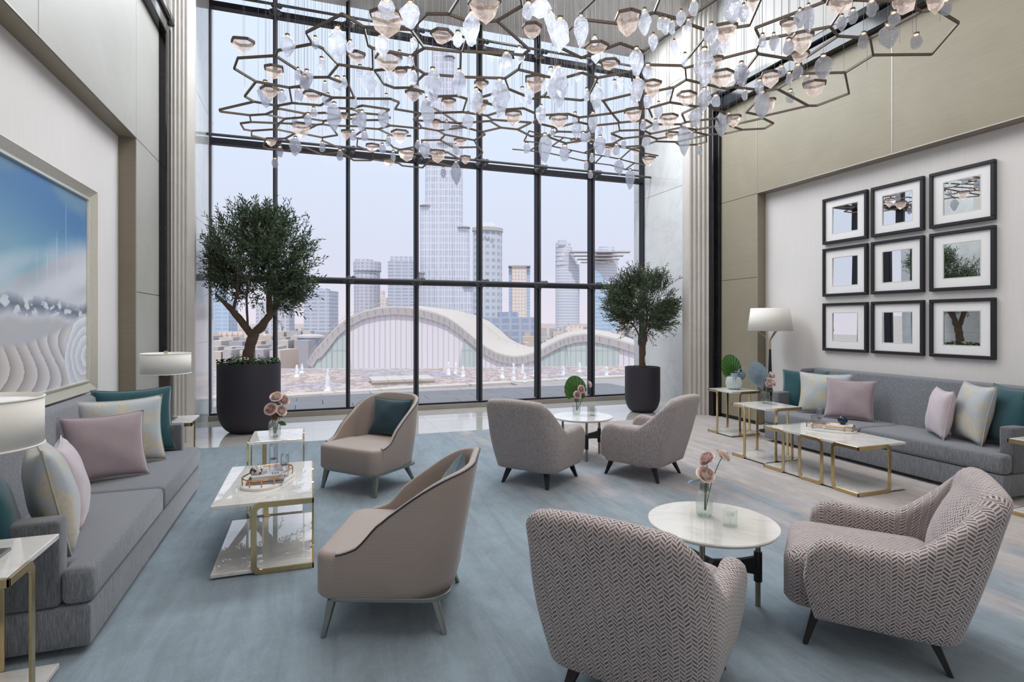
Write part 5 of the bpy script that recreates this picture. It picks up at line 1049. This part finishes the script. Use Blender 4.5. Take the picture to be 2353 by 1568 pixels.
PD+=[(1000+a/3.485,b/3.485,c/3.485,d/3.485) for a,b,c,d in [(745,20,150,85),(838,0,150,150),(920,85,260,90),(1000,145,428,150),(1167,122,385,110),(1276,290,365,45),(1285,395,510,65),(673,378,515,85),(570,420,550,85),(535,500,615,50),(1142,563,655,48),(515,638,945,135),(985,533,870,140),(925,548,765,110),(697,705,820,55),(755,690,840,75),(1213,712,812,48),(1290,672,890,100),(1435,648,750,50),(1477,622,740,60),(1620,618,820,110),(1702,517,630,70),(1611,385,615,120),(1580,760,840,45),(1700,760,865,65),(1876,705,775,35),(845,845,997,80),(1120,905,1000,50),(1133,960,1118,75),(1262,900,1072,75),(1665,960,1047,45),(1765,960,1050,50),(1788,820,960,65),(940,1035,1095,38),(1322,1008,1078,38),(878,1075,1307,100),(1037,1165,1288,75),(733,1148,1228,55),(1185,1060,1138,45),(1225,1048,1135,48),(1320,1090,1243,90),(1428,1070,1135,38),(1510,1122,1195,40),(1450,1155,1240,50),(1380,1190,1262,45),(1255,1230,1300,38),(1210,1293,1362,38),(1243,1368,1430,40),(1472,1277,1408,70),(1560,1357,1520,72),(1688,1090,1185,65),(1990,995,1258,85),(2055,1055,1125,40),(1675,75,290,95),(1745,273,412,70),(1800,140,240,40),(1845,143,285,70),(1897,168,275,45),(1968,85,215,70),(2027,155,275,50),(1913,323,450,60),(2000,430,535,50)]]
PD+=[(1500+a/2.756,b/2.756,c/2.756,d/2.756) for a,b,c,d in [(260,0,95,60),(500,-20,155,110),(575,30,145,60),(930,60,180,65),(985,30,220,60),(1386,5,105,65),(1197,98,205,55),(1266,62,150,55),(1525,78,165,60),(1858,0,95,60),(1335,210,305,55),(1490,155,315,105),(1668,218,305,65),(1080,352,505,105),(370,150,290,80),(390,245,350,55),(443,230,345,60),(694,220,300,45),(766,215,325,55),(860,250,345,60),(325,310,555,125),(560,397,550,85),(575,430,540,60),(815,418,490,45),(918,408,500,60),(863,460,535,45),(978,478,553,45),(870,573,650,50),(675,507,590,55),(692,580,755,90),(582,570,633,38),(325,560,710,80),(400,603,675,55),(273,678,808,75),(435,710,870,75),(483,716,780,32),(295,918,980,35)]]
def dwin(px,Y=9.15):   # distance along the view at which the sight line reaches depth Y of the room
    r=(px-1176.5)/FPX; return Y/(-r*sY+cY)
def dside(px,X=5.35):
    r=(px-1176.5)/FPX; k=r*cY+sY; return X/k if k>0 else 99
seeds=[]; bowls=[]
for (px,py,w,h) in BW:
    D=min((3.97-EYE)*FPX/(739-(py-h/2)),dwin(px),dside(px)); p=wp(px,py-h/2,D); p.z=EYE+(739-(py-h/2))/FPX*D; bowls.append((p,w/FPX*D/2,h/FPX*D)); seeds.append((p.x,p.y))
# fill the plan of the lattice
def inside(x,y): return -.66<x<5.15 and y<(8.85 if x<2.25 else 6.85) and x*sY+y*cY>4.25 and y>5.55-.74*(x+.6)
rs=random.Random(21); tries=0
while tries<9000:
    tries+=1; x=rs.uniform(-1.5,6); y=rs.uniform(1.6,9.8)
    mn=.33+.07*(y<5)
    if all((x-a)**2+(y-b)**2>mn*mn for a,b in seeds): seeds.append((x,y))
vs2=[Vector(s) for s in seeds]; res=delaunay_2d_cdt(vs2,[],[],0,1e-6); tv,tf=res[0],res[2]
def circum(a,b,c):
    d=2*(a.x*(b.y-c.y)+b.x*(c.y-a.y)+c.x*(a.y-b.y))
    if abs(d)<1e-9: return None
    ux=((a.length_squared)*(b.y-c.y)+(b.length_squared)*(c.y-a.y)+(c.length_squared)*(a.y-b.y))/d
    uy=((a.length_squared)*(c.x-b.x)+(b.length_squared)*(a.x-c.x)+(c.length_squared)*(b.x-a.x))/d
    return Vector((ux,uy))
cc=[circum(*(tv[i] for i in f)) for f in tf]; em_={}
for k,f in enumerate(tf):
    for i in range(3): em_.setdefault(tuple(sorted((f[i],f[(i+1)%3]))),[]).append(k)
net=MB(); nb=0; cells={}
for (i,j),ks in em_.items():
    if len(ks)<2: continue
    a,b=tv[i],tv[j]
    if not (inside(a.x,a.y) or inside(b.x,b.y)): continue
    p,q=cc[ks[0]],cc[ks[1]]
    if p is None or q is None or (p-q).length<.04 or (p-q).length>1.2: continue
    if rs.random()<.13 and inside(a.x,a.y) and inside(b.x,b.y): continue
    if max(p.x,q.x)>4.7 and min(p.y,q.y)<3.15: continue
    if min(p.x,q.x)<-1.2 or max(p.x,q.x)>5.6 or max(p.y,q.y)>9.2: continue
    P=Vector((p.x,p.y,netz(p.x,p.y)))-CHO; Q=Vector((q.x,q.y,netz(q.x,q.y)))-CHO; net.bar(P,Q,.016,.022); nb+=1
for k,f in enumerate(tf):
    for v in f: cells.setdefault(v,[]).append(k)
obj('lattice',net,M['bronze'],ch)
# tilted lower net near the right side of the glazing
low=MB(); r2=random.Random(3); A=wp(1212,308,8.6); Bv=wp(1505,365,8.9); pts=[]
for i in range(9):
    for j in range(3): pts.append(Vector(A).lerp(Vector(Bv),i/8)+Vector((r2.uniform(-.06,.06),-.15+.32*j-.9*0+r2.uniform(-.05,.05),-.04*j+r2.uniform(-.015,.015))))
for i in range(8):
    for j in range(3):
        a=pts[3*i+j]; 
        low.bar(a-CHO,pts[3*(i+1)+j]-CHO,.016,.016)
        if j<2 and (i+j)%2==0: low.bar(a-CHO,pts[3*i+j+1]-CHO,.016,.016)
obj('lower_lattice',low,M['bronze'],ch)
for (px,py,w,h) in BL:
    D=8.75; p=wp(px,py-h/2,D); bowls.append((p,w/FPX*D/2,h/FPX*D))
# lit bowls: hexagonal rim and faceted dish
led=MB()
for k,(p,rw,hh) in enumerate(bowls):
    r3=random.Random(100+k); n=6; rot=r3.uniform(0,1); mb=MB(); rim=[];mid=[]
    for i in range(n):
        a=2*PI*i/n+rot+r3.uniform(-.2,.2); u=Vector((cY,-sY,0)); v=Vector((sY,cY,0)); rim.append(u*rw*math.cos(a)*r3.uniform(.95,1.08)+v*rw*.9*math.sin(a)); mid.append(rim[-1]*.74*r3.uniform(.9,1.1)+Vector((0,0,-hh*.6*r3.uniform(.85,1.1))))
    bt=Vector((rw*.15*r3.uniform(-1,1),rw*.1,-hh)); V=rim+mid+[bt]; F=[(i,(i+1)%n,n+(i+1)%n,n+i) for i in range(n)]+[(n+i,n+(i+1)%n,2*n) for i in range(n)]
    mb.add(V,F); o=obj('glass_bowl',mb,M['bowl'],ch,fix=False); o.location=p-CHO
    rb=MB(); 
    for i in range(n): rb.bar(rim[i],rim[(i+1)%n],.018,.022)
    obj('bowl_rim',rb,M['bronze'],o)
# crystals: six faceted forms reused
def crystal(seed,long):
    r3=random.Random(seed); n=7; rings=[(.26,0),(.30,-.05),(.80,-.20),(1.0,-.42),(.86,-.62),(.42,-.88)] if long else [(.42,0),(.50,-.06),(.86,-.30),(1.0,-.62),(.82,-.84),(.5,-.97)]
    V=[];F=[]; sx=[(r3.uniform(-.10,.10),r3.uniform(-.1,.1)) for _ in rings]; tw=[r3.uniform(-.25,.25) for _ in range(n)]
    for k,(rd,z) in enumerate(rings):
        for i in range(n): a=2*PI*i/n+tw[i]+(.22*(k%2)); q=rd*r3.uniform(.86,1.12) if k>1 else rd; V.append((.5*q*math.cos(a)+(sx[k][0]*.5 if k>1 else 0),.5*q*math.sin(a)+(sx[k][1]*.5 if k>1 else 0),z+(r3.uniform(-.05,.05) if k>1 else 0)))
    V.append((r3.uniform(-.12,.12),r3.uniform(-.1,.1),-1.0)); L=len(V)-1
    for k in range(len(rings)-1):
        for i in range(n):
            a,b,c_,d=k*n+i,k*n+(i+1)%n,(k+1)*n+(i+1)%n,(k+1)*n+i
            F+=[(a,b,c_),(a,c_,d)] if (i+k)%2 else [(a,b,d),(b,c_,d)]
    F+=[((len(rings)-1)*n+i,(len(rings)-1)*n+(i+1)%n,L) for i in range(n)]+[tuple(range(n-1,-1,-1))]
    return MB().add(V,F)
protoL=[obj('p',crystal(s,True),M['crystal']) for s in range(5)]; protoS=[obj('p',crystal(s+20,False),M['crystal']) for s in range(5)]
capo=obj('p',MB().lathe([(.5,0),(.5,.8),(.3,1.0)],16),M['bronze'],smooth=True,ang=30)
ledo=obj('p',MB().lathe([(.38,-.25),(.42,-.02)],12),M['led'])
cab=MB()
for k,(px,y0,y1,w) in enumerate(PD):
    yc=(y0+y1)/2; r3=random.Random(500+k); D=(3.97+r3.uniform(-.10,.10)-EYE)*FPX/max(60,739-y0); D=min(D,dwin(px)-.1,dside(px)); D=max(D,4.2)
    p=wp(px,y0,D); W_=w/FPX*D*1.14; H_=(y1-y0)/FPX*D; long=(y1-y0)/w>1.75 and w>16.5 or (y1-y0)>38
    pr=(protoL if long else protoS)[k%5]; o=inst('glass_pendant',pr.data,ch,p-CHO,(0,0,r3.uniform(0,6.28)),(W_,W_,H_)); cr_=W_*(.30 if long else .48)
    c=inst('pendant_cap',capo.data,o,(0,0,-.0),(0,0,0),(cr_/W_,cr_/W_,.016/H_)); l=inst('pendant_light',ledo.data,o,(0,0,-.002),(0,0,0),(cr_/W_*.9,cr_/W_*.9,.03/H_))
    cab.tube([p-CHO+Vector((0,0,.014)),Vector((p.x-CHO.x,p.y-CHO.y,0))],.0016,4,cap=False)
for q in protoL+protoS+[capo,ledo]: bpy.data.objects.remove(q)
for k in range(230):
    x=rs.uniform(-.7,5.2); y=rs.uniform(3,9.0)
    if inside(x,y): cab.tube([(x-CHO.x,y-CHO.y,netz(x,y)-CEIL),(x-CHO.x,y-CHO.y,0)],.0013,4,cap=False)
tag(obj('hanging_cables',cab,M['grey_metal'],ch),kind='stuff')
print('bars',nb,'pendants',len(PD),'bowls',len(bowls))
